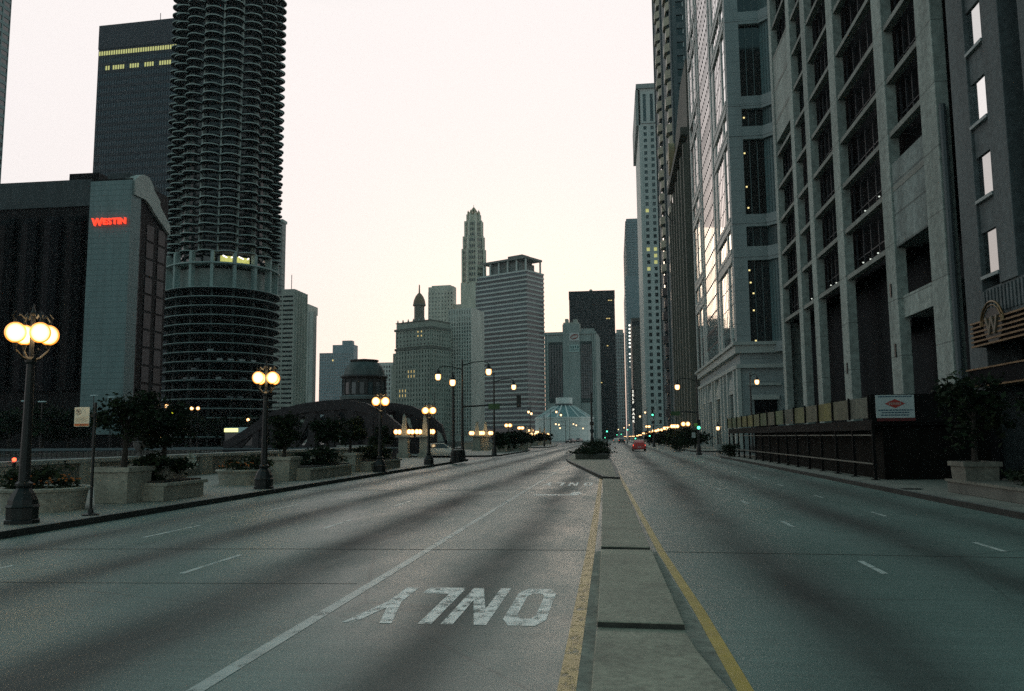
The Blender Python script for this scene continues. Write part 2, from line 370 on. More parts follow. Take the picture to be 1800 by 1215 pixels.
def ring(poly, inset):
    # inward offset of a polyline polygon (ccw)
    n = len(poly); out = []
    for i in range(n):
        p0, p1, p2 = Vector(poly[i-1]), Vector(poly[i]), Vector(poly[(i+1) % n])
        a = (p1-p0).normalized(); b = (p2-p1).normalized()
        na, nb = Vector((-a.y, a.x)), Vector((-b.y, b.x)); h = (na+nb).normalized()
        out.append(tuple(p1+h*(inset/max(0.3, h.dot(na)))))
    return out
def pavement(name, poly, label, top=None):
    inner = ring(poly, 0.18)
    struct(name, MB().prism(inner, -0.2, 0.15), top or SIDE, label)
    k = MB(); n = len(poly); vs = [(x,y,0.158) for x,y in poly]+[(x,y,0.158) for x,y in inner]+[(x,y,0.14) for x,y in inner]
    k.add(vs, [(i,(i+1)%n,n+(i+1)%n,n+i) for i in range(n)]+[(n+i,n+(i+1)%n,2*n+(i+1)%n,2*n+i) for i in range(n)])
    struct('kerb', k, KERB, 'kerb top of the '+label)
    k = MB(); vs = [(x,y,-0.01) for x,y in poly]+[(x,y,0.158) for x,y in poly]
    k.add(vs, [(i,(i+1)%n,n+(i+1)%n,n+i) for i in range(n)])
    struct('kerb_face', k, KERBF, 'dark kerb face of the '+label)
def arc(cx, cy, r, a0, a1, n=7): return [(cx+r*math.cos(rad(a0+(a1-a0)*i/n)), cy+r*math.sin(rad(a0+(a1-a0)*i/n))) for i in range(n+1)]
pavement('sidewalk', [(-22.0,-60),(-12.6,-60),(-12.6,66)]+arc(-18.6,70,6,-5,88)+[(-22.0,76.3)], 'river side sidewalk')
pavement('sidewalk', [(-26,86),(-20,85)]+arc(-14.8,87.4,2.6,-80,0,4)+[(-12.1,108),(-12.5,120)]+arc(-16.5,122,4,10,85,5)+[(-26,127)], 'sidewalk past the bridge')
pavement('sidewalk', [(-30,150),(-18,148.5)]+arc(-14.5,151.5,2.4,-80,0,4)+[(-12.4,175),(-15,215),(-22,290),(-34,380),(-50,420),(-60,420)], 'far sidewalk along the bend')
pavement('sidewalk', [(9.3,-60),(15.6,-60),(15.6,79.5),(13.4,79.5)]+arc(12.6,76.2,3.3,92,178,6), 'building side sidewalk')
pavement('sidewalk', arc(12.4,106.5,3.1,182,268,6)+[(15.6,103.4),(15.6,700),(9.3,700)], 'sidewalk past the side street')

# lane markings
sl_ = MB(); sl_.sheet([(-3.46,2),(-3.31,2),(-3.34,60),(-3.46,60)], 0.004)
struct('lane_line', sl_, WHT2, 'solid white line beside the turn lane')
db = MB()
for X, y0, n_, per, ln in ((-6.53,12.0,9,6.1,2.0),(-9.74,10.2,9,6.1,2.4),(3.8,12.7,9,6.2,1.25),(6.5,15.2,8,6.2,1.2)):
    for k in range(n_):
        y = y0+k*per; db.sheet([(X-0.05,y),(X+0.05,y),(X+0.05,y+ln),(X-0.05,y+ln)], 0.004)
struct('lane_dashes', db, WHT3, 'short white lane dashes')
yl = MB(); pts = [(-0.40,2),(-0.43,6.8),(-0.48,14.8),(-0.60,28),(-0.74,40)]
for a, b in zip(pts, pts[1:]): yl.sheet([(a[0]-0.075,a[1]),(a[0]+0.075,a[1]),(b[0]+0.075,b[1]),(b[0]-0.075,b[1])], 0.004)
struct('yellow_line', yl, YEL, 'chipped yellow line by the turn lane')
yl = MB(); pts = [(1.05,2),(0.97,6.9),(0.91,9.9),(0.74,14.8),(0.50,26),(0.1,46)]
for a, b in zip(pts, pts[1:]): yl.sheet([(a[0]-0.065,a[1]),(a[0]+0.065,a[1]),(b[0]+0.065,b[1]),(b[0]-0.065,b[1])], 0.004)
struct('yellow_line', yl, YEL2, 'yellow line on the building side of the median')
# ONLY, read by drivers coming towards the camera; letters drawn in a 0..1 box, u to the driver's right, v to the driver's top
LET = {
 'O': [[(0.2,0),(0.8,0),(0.62,0.16),(0.36,0.16)],[(0.8,0),(1,0.14),(1,0.5),(0.72,0.5),(0.72,0.24),(0.62,0.16)],[(1,0.5),(1,0.86),(0.8,1),(0.62,0.84),(0.72,0.76),(0.72,0.5)],
       [(0.8,1),(0.2,1),(0.36,0.84),(0.62,0.84)],[(0.2,1),(0,0.86),(0,0.5),(0.28,0.5),(0.28,0.76),(0.36,0.84)],[(0,0.5),(0,0.14),(0.2,0),(0.36,0.16),(0.28,0.24),(0.28,0.5)]],
 'N': [[(0,0),(0.27,0),(0.27,1),(0,1)],[(0.73,0),(1,0),(1,1),(0.73,1)],[(0.27,1),(0.27,0.62),(0.73,0),(0.73,0.38)]],
 'L': [[(0,0.2),(0.3,0.2),(0.3,1),(0,1)],[(0,0),(1,0),(1,0.2),(0,0.2)]],
 'Y': [[(0.35,0),(0.65,0),(0.65,0.45),(0.35,0.45)],[(0.35,0.45),(0.5,0.45),(0.5,0.62),(0.24,1),(0,1)],[(0.5,0.45),(0.65,0.45),(1,1),(0.76,1),(0.5,0.62)]]}
def painted(letters, y0, y1, label, m_=None):
    mb = MB()
    for ch, x0, x1 in letters:
        for q in LET[ch]:
            mb.sheet([(x1-u*(x1-x0), y1-v*(y1-y0)) for u, v in q], 0.004)
    struct('road_lettering', mb, m_ or WHT, label)
cells = (('O',-1.28,-0.80),('N',-1.92,-1.42),('L',-2.52,-2.02),('Y',-3.02,-2.46))
painted(cells, 9.0, 11.15, 'chipped white ONLY painted on the near turn lane')
painted([(c,a-0.08,b-0.2) for c,a,b in cells], 34.3, 36.6, 'white ONLY painted further down the turn lane', WHT4)
am = MB(); am.sheet([(-2.95,29.0),(-2.75,28.6),(-1.35,28.7),(-1.3,29.2),(-1.5,29.5),(-1.6,29.05),(-2.7,29.1)], 0.004); am.sheet([(-1.65,29.3),(-1.2,29.4),(-1.35,30.4),(-1.55,30.4)], 0.004)
struct('road_arrow', am, WHT4, 'white turn arrow painted on the turn lane')

# median slabs and island
def slab(pts, z, label):
    o = struct('median_slab', MB().prism(pts, -0.05, z), SLAB, label, bevel=0.012)
    a, b = pts[0], pts[1]
    struct('slab_edge', MB().add([(a[0],a[1]-0.003,0.0),(b[0],b[1]-0.003,0.0),(b[0],b[1]-0.003,z-0.012),(a[0],a[1]-0.003,z-0.012)], [(0,1,2,3)]), SLABEDGE, 'grimy front edge of the '+label)  # separate dark sheet over the front face of the slab
slab([(-0.22,2.0),(0.88,2.0),(0.84,6.7),(0.70,8.0),(0.66,8.62),(-0.24,8.66)], 0.045, 'nearest concrete median slab')
slab([(-0.235,9.0),(0.665,8.95),(0.57,14.55),(-0.29,14.6)], 0.07, 'middle concrete median slab')
slab([(-0.295,14.98),(0.555,14.9),(0.18,38),(-0.62,38.8)], 0.07, 'long concrete median slab past the joint')
isl = [(-0.64,38.9),(0.17,38.1),(-0.03,52),(-0.55,74),(-0.7,100),(-1.5,112),(-4.3,112),(-4.6,90),(-4.3,72),(-3.7,64.5),(-2.2,52)]
pavement('median_island', isl, 'planted median island', SLAB)
struct('median_base', MB().sheet([(-0.235,8.66),(0.66,8.62),(0.665,8.95),(-0.235,9.0)], 0.0035).sheet([(-0.29,14.6),(0.57,14.55),(0.555,14.9),(-0.295,14.98)], 0.0035), SLAB, 'concrete strip between the median slabs')
dm = mat('median_gutter', (0.25,0.235,0.19), 0.8, 0.3, 2, fine=10)
struct('median_gutter', MB().sheet([(-0.34,2),(-0.22,2),(-0.24,8.8),(-0.29,14.8),(-0.40,14.8)], 0.003), dm, 'dirty gutter beside the median')
struct('median_gutter', MB().sheet([(0.62,8.64),(0.90,6.7),(0.955,2),(0.955,6.5),(0.82,9.9),(0.66,14.8),(0.57,14.8),(0.66,8.9)], 0.003), dm, 'dirty gutter on the building side of the median')
# ------------------------------------------------------------------ buildings
def solve(c, d, px, py):
    r = ray(px, py); return -(c[0]*r.y-c[1]*r.x)/(d[0]*r.y-d[1]*r.x)
def setup(name, label, cpx, ytop, Y, b=0, pxl=None, pxr=None, side='L', cat='building', depth=None, group=None):
    c = AY(cpx, ytop, Y); b = rad(b)
    ux = (math.cos(b), -math.sin(b)); uy = (math.sin(b), math.cos(b))
    root = empty(name, (c.x, c.y, 0), -b, label, cat, group)
    B = dict(root=root, H=c.z, c=c)
    if side == 'L':
        B['w'] = solve(c, (-ux[0], -ux[1]), pxl, ytop); B['d'] = depth or solve(c, uy, pxr, ytop)
        B['x0'], B['x1'] = -B['w'], 0.0
        B['side'] = ((0.0, 0.0), (0, 1), (1, 0), B['d'])
    else:
        B['w'] = solve(c, ux, pxr, ytop); B['d'] = depth or solve(c, uy, pxl, ytop)
        B['x0'], B['x1'] = 0.0, B['w']
        B['side'] = ((0.0, 0.0), (0, 1), (-1, 0), B['d'])
    B['front'] = ((B['x0'], 0.0), (1, 0), (0, -1), B['w'])
    return B
def core(B, mb, z1=None, z0=0): mb.box(B['x0'], B['x1'], 0, B['d'], z0, z1 or B['H']); return mb
def local(B, px, py, plane='front', off=0.0):
    # where the view line through (px, py) meets the building's front or side plane, in its own coordinates
    inv = Matrix.Rotation(-B['root'].rotation_euler.z, 4, 'Z') @ Matrix.Translation(-B['root'].location)
    o = inv @ CAM; d = (inv @ (CAM+ray(px, py)))-o
    t = (off-o.y)/d.y if plane == 'front' else (off-o.x)/d.x
    return o+d*t
def grid(face, mb, wins, z0, z1, nx, nz, pw, sh, dep=0.4, s0=0.0, s1=None, hid=None, sill=None):
    O, u, n, Wd = face; s1 = Wd if s1 is None else s1
    bw = (s1-s0)/nx; fh = (z1-z0)/nz
    for i in range(nx+1):
        a = max(s0, s0+i*bw-pw/2); c = min(s1, s0+i*bw+pw/2)
        mb.fbox(O, u, n, a, c, -0.05, dep, z0, z1)
    for k in range(nz+1):
        a = max(z0, z0+k*fh-sh/2); c = min(z1, z0+k*fh+sh/2)
        mb.fbox(O, u, n, s0+0.01, s1-0.01, -0.05, dep-0.06, a, c)
    for k in range(nz):
        for i in range(nx):
            wins.append((O, u, n, s0+(i+0.5)*bw, z0+(k+0.5)*fh, bw-pw, fh-sh))
def emit_windows(B, wins, mt, lit=(), p=0.0, litfn=None, name='window', most=100, rnd=None, off=0.08, th=0.1):
    root = B['root'] if isinstance(B, dict) else B
    rnd = rnd or R; cache = {}; M_ = Matrix.Translation(root.location) @ Matrix.Rotation(root.rotation_euler.z, 4, 'Z')
    def size(wi):
        O, u, n, s, z, w, h = wi; P = M_ @ Vector((O[0]+u[0]*s, O[1]+u[1]*s, z)); v = P-CAM
        N = (M_.to_3x3() @ Vector((n[0], n[1], 0)))
        inview = (v.normalized().dot(fwd) > 0.75)
        return (inview, w*h*abs(v.normalized().dot(N))/v.length_squared)
    order = sorted(wins, key=size, reverse=True)
    rest = {}
    for i, wi in enumerate(order):
        O, u, n, s, z, w, h = wi
        m_ = litfn(wi) if litfn else None
        if m_ is None: m_ = rnd.choice(lit) if lit and rnd.random() < p else mt
        px_, py_ = O[0]+u[0]*s+n[0]*off, O[1]+u[1]*s+n[1]*off
        a = math.atan2(u[1], u[0])
        if i < most or (m_ is not mt and i < 0):
            k = (round(w,2), round(h,2), m_.name)
            if k not in cache:
                o = MB().box(-w/2, w/2, -th/2, th/2, -h/2, h/2).build(name, m_, root); cache[k] = o
            else:
                o = cache[k].copy(); col.objects.link(o)
            o.location = (px_, py_, z); o.rotation_euler = (0, 0, a)
        else:
            rest.setdefault(m_.name, (m_, MB()))[1].fbox(O, u, n, s-w/2, s+w/2, off-th/2, off+th/2, z-h/2, z+h/2)
    for m_, mb in rest.values(): tag(mb.build(name, m_, root), kind='stuff')

GL = glass('dark_window_glass')
GL2 = glass('teal_window_glass', (0.02,0.032,0.034), 0.1)
GLM = glass('mirror_window_glass', (0.7,0.72,0.72), 0.05, 0.5, 0.012)
GLM.node_tree.nodes['Principled BSDF'].inputs['Metallic'].default_value = 1.0
BLK = mat('black_interior', (0.006,0.006,0.007), 0.9, 0.3, 0.3, spec=0.1)  # shade of unlit interiors put into the colour of solid cores

# --- glass tower at the frame's river-side edge
B = setup('glass_tower', 'tall blue-green glass tower cut off by the photo edge above the dark hotel', -60, -140, 225, 0, -150, 28)
mb = core(B, MB()); w = []
grid(B['front'], mb, w, 4, B['H']-2, 6, 56, 0.5, 1.3, 0.35); grid(B['side'], mb, w, 4, B['H']-2, 6, 56, 0.5, 1.3, 0.35)
mb.build('wall', mat('tower_panel', (0.11,0.19,0.19), 0.5, 0.2, 0.2), B['root']); emit_windows(B, w, GL2)

# --- dark hotel with the red sign
B = setup('hotel', 'dark brown hotel block with a pale windowless strip and red lit letters', 233, 313, 153, 0, -190, 298)
x0, H, D = B['x0'], B['H'], B['d']
brown = mat('hotel_brown', (0.007,0.006,0.0065), 0.6, 0.3, 0.3, spec=0.1)
core(B, MB()).build('wall', brown, B['root'])
xp = local(B, 158, 345).x; xq = local(B, 147, 700).x; xp = (xp+xq)/2
pale = mat('hotel_pale_tile', (0.135,0.20,0.20), 0.55, 0.15, 0.5, joints=[(2,1.1,0.09),(0,1.6,0.05)])
MB().box(xp, 0.25, -0.5, 3.0, 3.2, H-0.5).build('stone_panel', pale, B['root'])
strips = MB()
nb = 9; bw = (xp-0.6-x0)/nb
for i in range(nb):
    a = x0+i*bw
    m2 = MB()
    prof = [(a+0.9,-0.02),(a+1.2,-0.9),(a+bw*0.5+0.3,-1.25),(a+bw-0.6,-0.9),(a+bw-0.3,-0.02)]
    m2.prism(prof, 12, H-9, None); m2.prism(prof, H-9, H-7.6, [(a+0.9,-0.02),(a+1.4,-0.5),(a+bw*.5+.3,-0.6),(a+bw-0.8,-0.5),(a+bw-0.3,-0.02)])
    m2.build('bay_window', glass('hotel_bay_glass', (0.004,0.0035,0.0045), 0.5, 0.06), B['root'])
trim = mat('hotel_parapet', (0.035,0.045,0.048), 0.7, 0.25, 0.6)
MB().box(x0, xp, -0.35, 0.6, H-5.5, H+0.1).build('parapet', trim, B['root'])
MB().box(x0+2, xp-2, 3, D-1, H, H+1.2).box(local(B,105,310).x, local(B,158,310).x, 3, 11, H, H+2.6).build('penthouse', brown, B['root'])
MB().box(local(B,185,310).x, -1.2, 0.8, D-2, H-0.1, H+1.5).build('roof_pavilion', trim, B['root'])
g = mat('gable_granite', (0.34,0.36,0.33), 0.6, 0.2, 0.5, joints=[(2,1.5,0.08),(1,2.2,0.06)])
# stepped granite gable over the river face
gm_ = MB()
def sidepoly(pts, x0_, x1_, mb):
    n = len(pts); vs = [(x0_,y,z) for y,z in pts]+[(x1_,y,z) for y,z in pts]
    return mb.add(vs, [tuple(range(n)), tuple(range(2*n-1,n-1,-1))]+[(i,(i+1)%n,n+(i+1)%n,n+i) for i in range(n)])
sidepoly([(0.1,H-3.5),(0.1,H-0.3),(1.4,H+0.9),(3.2,H+1.7),(5.0,H+1.7),(6.9,H+0.2),(7.0,H-0.4),(9.6,H-2.2),(9.6,H-3.2),(D+0.1,H-6.5),(D+0.1,H-8.6),(8,H-5.6),(6,H-4.2),(4,H-3.4)], -2.0, 0.6, gm_)
gm_.build('gable', g, B['root'])
sw = []
for s in (1.3, 6.2, 10.6):
    for k in range(10): sw.append((B['side'][0], B['side'][1], B['side'][2], s+0.9, 10+(k+0.5)*(H-18)/10, 2.6, (H-18)/10-0.5))
emit_windows(B, sw, glass('river_side_glass', (0.01,0.011,0.013), 0.35, 0.15), name='river_window')
tm = text_mb('W', 4.6, 0.25, 0.05)
t2 = MB(); cx_ = 0
for ch_ in 'ESTIN':
    q_ = text_mb(ch_, 3.7, 0.25, 0.05); a_ = min(v[0] for v in q_.v); b_ = max(v[0] for v in q_.v)
    xf(q_, lambda x, y, z: (x-a_+cx_, y, z)); t2.add(q_.v, q_.f); cx_ += b_-a_+0.42
wx = max(v[0] for v in tm.v); tw = wx+0.3+max(v[0] for v in t2.v); xf(t2, lambda x, y, z: (x+wx+0.3, y+0.4, z)); tm.add(t2.v, t2.f)
a = local(B, 163, 398, off=-0.6); c = local(B, 222, 398, off=-0.6); k = (c.x-a.x)/tw
xf(tm, lambda x, y, z: (a.x+x*k, -0.9-z, a.z+y*k*1.0)); tm.build('lit_letters', REDSIGN, B['root'])

# --- dark office slab behind the round tower
B = setup('office_tower', 'dark flat-topped office slab with two lit rows near its top', 322, 31, 330, 3, 177, 330, depth=40)
H = B['H']; mb = core(B, MB(), H-0.2); w = []
nz = 38; z1 = H-11.5
dk = mat('office_black_metal', (0.022,0.025,0.034), 0.55, 0.2, 0.2)
O, u, n, Wd = B['front']
grid(B['front'], mb, w, z1-nz*3.55, z1, 34, nz, 0.28, 1.5, 0.3)
mb.fbox(O, u, n, -0.2, Wd, 0, 0.42, H-11.3, H)
mb.build('wall', dk, B['root'])
def lf(wi):
    r_ = int(round((z1-wi[4])/3.55-0.5))
    if r_ == 0: return YWIN
    if r_ == 2 and 0.08 < wi[3]/Wd < 0.9 and (int(wi[3]/1.9) % 4 != 3): return YWIN
    return None
emit_windows(B, w, glass('office_blue_glass', (0.028,0.040,0.05), 0.3, 0.3), litfn=lf)
MB().tube([(-B['w']*0.32, 3, H-0.2), (-B['w']*0.32, 3, H+5)], 0.15, 5).build('antenna', DARKM, B['root'])

# --- round corncob tower
TC = Vector((AY(395, 400, 246).x, 246, 0)); TR = 17.6
zt0_ = 2+(772-523)/F*(TC.length-TR+7)
tw_ = empty('round_tower', (TC.x, TC.y, 0), 0, 'round corncob apartment tower ringed with scalloped balconies over parking decks', 'building')
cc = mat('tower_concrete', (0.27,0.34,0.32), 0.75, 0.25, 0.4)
cd = mat('tower_shade_concrete', (0.014,0.017,0.017), 0.95, 0.3, 0.5)  # same concrete near-black, shade under balconies and decks put into it
face = math.atan2(-TC.y, -TC.x)
MB().lathe([(14.2,0),(14.2,zt0_-1.0),(7,zt0_-0.9),(7,190)], n=40).build('core_sky_block', BLK, tw_)  # lower part widened in black to block sky seen between the decks
zt = AX(395, 525, TC.x).z; zt = 2+(772-523)/F*(TC.length-TR+7)
zm = zt+8.2
MB().lathe([(12.6,zm+2.7),(12.6,188)], n=48).build('glazing', glass('tower_glass', (0.012,0.016,0.018), 0.2, 0.35), tw_)
dr = MB()
for k in range(19):
    z = zt-k*2.78
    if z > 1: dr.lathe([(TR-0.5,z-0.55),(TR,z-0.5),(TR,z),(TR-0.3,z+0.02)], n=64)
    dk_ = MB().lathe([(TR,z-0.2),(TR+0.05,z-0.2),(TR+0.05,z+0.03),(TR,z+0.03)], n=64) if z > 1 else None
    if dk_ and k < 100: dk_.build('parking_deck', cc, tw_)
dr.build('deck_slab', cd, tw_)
for i in range(16):
    a = face+(i+0.5)*2*PI/16
    c_, s_ = math.cos(a), math.sin(a)
    mb = MB(); mb.fbox((c_*16.0, s_*16.0), (-s_, c_), (c_, s_), -0.45, 0.45, -0.9, 1.0, zt, zm+2.7)
    mb.build('column', cc, tw_)
    MB().fbox((c_*16.0, s_*16.0), (-s_, c_), (c_, s_), -0.3, 0.3, -1.5, 0.1, 0, zt-0.6).build('deck_column', mat('deck_column_dark', (0.04,0.05,0.048), 0.8, 0.3, 0.5) if i == 0 else bpy.data.materials['deck_column_dark'], tw_)  # darker copy of the column concrete for the shaded decks
MB().lathe([(14.0,zt-0.3),(14.0,zm-2.0)], n=48).build('drum_wall', mat('drum_concrete', (0.23,0.27,0.25), 0.7, 0.2, 0.4), tw_)
MB().lathe([(TR-0.2,zm-1.0),(TR-0.2,zm-0.55)], n=64).build('ring_beam', cc, tw_)
MB().lathe([(13.0,zm-0.5),(13.0,zm+2.6)], n=48).build('laundry_glazing', GL2, tw_)
for k, da in ((0, 0.10), (1, 0.52)):
    a = face+da*0.78+0.02
    c_, s_ = math.cos(a), math.sin(a)
    MB().fbox((c_*13.1, s_*13.1), (-s_, c_), (c_, s_), -2.3, 2.3, 0, 0.1, zm+0.0, zm+2.1).build('lit_room', emit('lit_room_%d' % k, (0.75,0.75,0.22), 0.35), tw_)
    MB().tube([(c_*14-s_*-1.6, s_*14+c_*-1.6, zm+2.0), (c_*15.2-s_*-0.6, s_*15.2+c_*-0.6, zm+1.2)], 0.22, 6).tube([(c_*14-s_*1.6, s_*14+c_*1.6, zm+1.9), (c_*15.2-s_*0.7, s_*15.2+c_*0.7, zm+1.3)], 0.22, 6).build('tube_light', WLIT, tw_)
# petal balconies: slab and rail
nf = int((188-zm-2.7)/2.74); ra = 13.6*math.sin(PI/16)+0.42; rc = 14.35
def petal(mb, rail, a, z):
    c_, s_ = math.cos(a), math.sin(a); n_ = 11
    pts = []
    for i in range(n_+1):
        t = -PI*0.52+PI*1.04*i/n_; d = math.cos(t)*ra*1.14; q = math.sin(t)*ra
        pts.append((c_*(rc+d)-s_*q, s_*(rc+d)+c_*q))
    mb.prism(pts, z-0.2, z)
    rail.add([(x,y,z-0.16) for x,y in pts]+[(x*1.0015,y*1.0015,z+0.14) for x,y in pts]+[(x*0.994,y*0.994,z+0.14) for x,y in pts],
             [(i,i+1,n_+2+i,n_+1+i) for i in range(n_)]+[(n_+1+i,n_+2+i,2*n_+3+i,2*n_+2+i) for i in range(n_)])
proto = {}
for j in range(-5, 6):
    mb = MB(); rl = MB(); petal(mb, rl, 0, 0)
rest, restr = MB(), MB(); base = None
bal = []
for j in range(-5, 6):
    for k in range(nf): bal.append((abs(j)*3+k, j, k))
bal.sort()
for q, (_, j, k) in enumerate(bal):
    a = face+j*2*PI/16+0.07; z = zm+2.9+k*2.74
    if q < 100:
        if base is None:
            mb = MB(); rl = MB(); petal(mb, rl, 0, 0)
            b0 = mb.build('balcony', cd, tw_); r0_ = rl.build('balcony_edge', cc, b0); o = b0
        else:
            o = base.copy(); col.objects.link(o); e_ = base.children[0].copy(); e_.parent = o; col.objects.link(e_)
        base = base or o; o.location = (0, 0, z); o.rotation_euler = (0, 0, a)
    else: petal(rest, restr, a, z)
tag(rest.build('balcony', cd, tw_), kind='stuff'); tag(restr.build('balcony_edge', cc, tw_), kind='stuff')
rb = MB()
for j in range(-5, 7):
    a = face+(j-0.5)*2*PI/16+0.07; c_, s_ = math.cos(a), math.sin(a)
    m2 = MB().fbox((c_*13.2, s_*13.2), (-s_, c_), (c_, s_), -0.22, 0.22, 0, 1.5, zm+2.7, 188); m2.build('rib', cc, tw_)

# --- slim slab just past the round tower
B = setup('apartment_slab', 'slim grey tower peeping out past the round corncob tower', 497, 390, 430, 0, 470, 503)
core(B, MB()).build('wall', mat('slim_concrete', (0.20,0.22,0.21), 0.7, 0.2, 0.1, joints=[(2,3.2,0.7)]), B['root'])
MB().box(-6, 0.2, -0.2, 6, B['H'], B['H']+1.5).build('parapet', cc, B['root'])
# --- stepped tower with banded balconies
B = setup('banded_tower', 'grey tower with banded balconies and a ribbed side beside the corncob tower', 518, 508, 430, 1, 478, 541)
mb = core(B, MB()); w = []
grid(B['front'], mb, w, 5, B['H']-3, 2, 30, 0.6, 1.5, 0.9)
O, u, n, Wd = B['side']; rib = mat('rib_concrete', (0.40,0.42,0.37), 0.7, 0.2, 0.15)
mb.build('wall', rib, B['root'])
for i in range(5): MB().fbox(O, u, n, i*Wd/5+0.8, (i+1)*Wd/5-3.2, 0, 1.3, 0, B['H']-0.4).build('rib', rib, B['root'])
emit_windows(B, w, GL2)
MB().tube([(-4,5,B['H']),(-4,5,B['H']+9)], 0.2, 5).build('antenna', DARKM, B['root'])
B = setup('stepped_tower', 'plain pale tower with a stepped roof behind the banded tower', 552, 548, 560, 1, 500, 557)
core(B, MB()).build('wall', mat('plain_concrete', (0.40,0.42,0.38), 0.7, 0.2, 0.15, joints=[(0,3.5,0.6)]), B['root'])
MB().box(-60, -5, 2, 20, B['H'], B['H']+6).build('roof_block', rib, B['root'])

# --- far hazy tower
B = setup('far_tower', 'hazy blue stepped tower standing far off above the bridge', 622, 612, 900, 0, 562, 629)
H = B['H']; mb = core(B, MB(), H-5); w = []
mb.box(B['x0']*0.62, 0, 0, B['d'], H-5, H+4); mb.box(B['x0']*0.36, -3, 2, B['d']-4, H+4, H+9)
grid(B['front'], mb, w, 10, H-5, 14, 26, 1.2, 1.6, 0.4)
mb.build('wall', mat('haze_tinted_wall', (0.20,0.26,0.28), 0.7, 0.15, 0.05), B['root'])  # blue-grey of distant haze put into the wall colour
emit_windows(B, w, GL2, (WARMW,), 0.01)
B = setup('white_grid_block', 'small pale block with square windows beside the domed bridge house', 692, 637, 700, 0, 655, 696, depth=30)
mb = core(B, MB()); w = []
grid(B['front'], mb, w, 5, B['H']-2, 8, 16, 1.0, 1.6, 0.5)
mb.build('wall', mat('white_wall', (0.58,0.58,0.54), 0.7, 0.15, 0.1), B['root']); emit_windows(B, w, GL2)

# --- limestone block with the lantern
lime = mat('aged_limestone', (0.31,0.34,0.29), 0.75, 0.25, 0.15)
B = setup('limestone_block', 'limestone office block topped by a domed lantern and a cornice', 757, 563, 480, 28, 697, 791)
H = B['H']; mb = core(B, MB(), H); w = []
zc = local(B, 757, 610).z
grid(B['front'], mb, w, 6, zc-1, 12, 17, 1.5, 1.3, 0.6); grid(B['front'], mb, w, zc+1, H-5, 10, 4, 1.7, 1.5, 0.6)
grid(B['side'], mb, w, 6, zc-1, 8, 17, 1.5, 1.3, 0.6); grid(B['side'], mb, w, zc+1, H-5, 8, 4, 1.5, 1.5, 0.6)
mb.box(B['x0']-3.2, B['x0']+0.5, 0.5, B['d']*0.6, 0, zc-2).box(B['x0']-6, B['x0']-3, 2, B['d']*0.5, 0, zc-9)
mb.build('wall', lime, B['root'])
MB().box(B['x0']-1.0, 1.0, -1.0, B['d'], H-5, H-3.6).box(B['x0']-0.8, 0.8, -0.8, B['d'], zc-0.8, zc+0.6).box(B['x0']-0.4, 0.4, -0.4, B['d'], H, H+0.5).build('cornice', mat('dark_cornice', (0.13,0.14,0.12), 0.8, 0.2, 0.3), B['root'])
fl = lambda wi: WARMW if (wi[1] == (1, 0) and ((0.3 < wi[3]/B['w'] < 0.62 and abs(wi[4]-zc*0.735) < 2.6) or (0.05 < wi[3]/B['w'] < 0.32 and abs(wi[4]-zc*0.50) < 2.6) or (0.62 < wi[3]/B['w'] < 0.82 and abs(wi[4]-(zc+H)/2-1) < 3))) else None
emit_windows(B, w, GL2, litfn=fl)
lx = local(B, 737, 560, off=6.0)
ln = MB().lathe([(4.2,H-2),(4.2,H+2),(3.2,H+2.2),(3.2,H+10.5),(4.0,H+10.8),(4.0,H+11.8)], (lx.x,6,0), 12); ln.build('lantern', mat('lantern_stone', (0.20,0.185,0.15), 0.7, 0.2, 0.5), B['root'])
MB().lathe([(3.9,H+11.8),(3.5,H+14.2),(2.5,H+16.6),(1.3,H+18.2),(0.5,H+19),(0.35,H+24)], (lx.x,6,0), 12).build('lantern_dome', mat('lantern_dome', (0.24,0.17,0.11), 0.7, 0.2, 0.5), B['root'])
for i in range(7): MB().lathe([(0.5,H),(0.55,H+0.9),(0.2,H+2.2)], (B['x0']+1+i*(B['w']-2)/6,0.2,0), 6).build('finial', lime, B['root'])
# --- pale setback block behind it
B = setup('setback_block', 'pale stone tower with setbacks rising behind the limestone block', 797, 503, 610, 6, 753, 802)
H = B['H']; mb = core(B, MB()); w = []
grid(B['front'], mb, w, 60, H-4, 8, 18, 1.7, 1.7, 0.5)
mb.box(-4, 14, 1, B['d']+4, 0, H-14); mb.box(B['x0']+2, -3, 2, B['d'], H, H+1.4)
mb.build('wall', mat('pale_stone', (0.50,0.50,0.43), 0.75, 0.2, 0.15), B['root']); emit_windows(B, w, GL2)
# --- white piers block
B = setup('white_pier_block', 'pale block of tall white piers between the limestone and striped blocks', 829, 541, 500, 14, 789, 838, depth=20)
H = B['H']; mb = core(B, MB()); w = []
grid(B['front'], mb, w, 4, H-9, 9, 30, 1.0, 0.7, 0.8); grid(B['front'], mb, w, H-9, H-0.5, 9, 2, 1.3, 1.8, 0.9)
mb.build('wall', mat('white_pier_stone', (0.58,0.58,0.52), 0.7, 0.2, 0.15), B['root']); emit_windows(B, w, GL2, (WARMW,), 0.01)
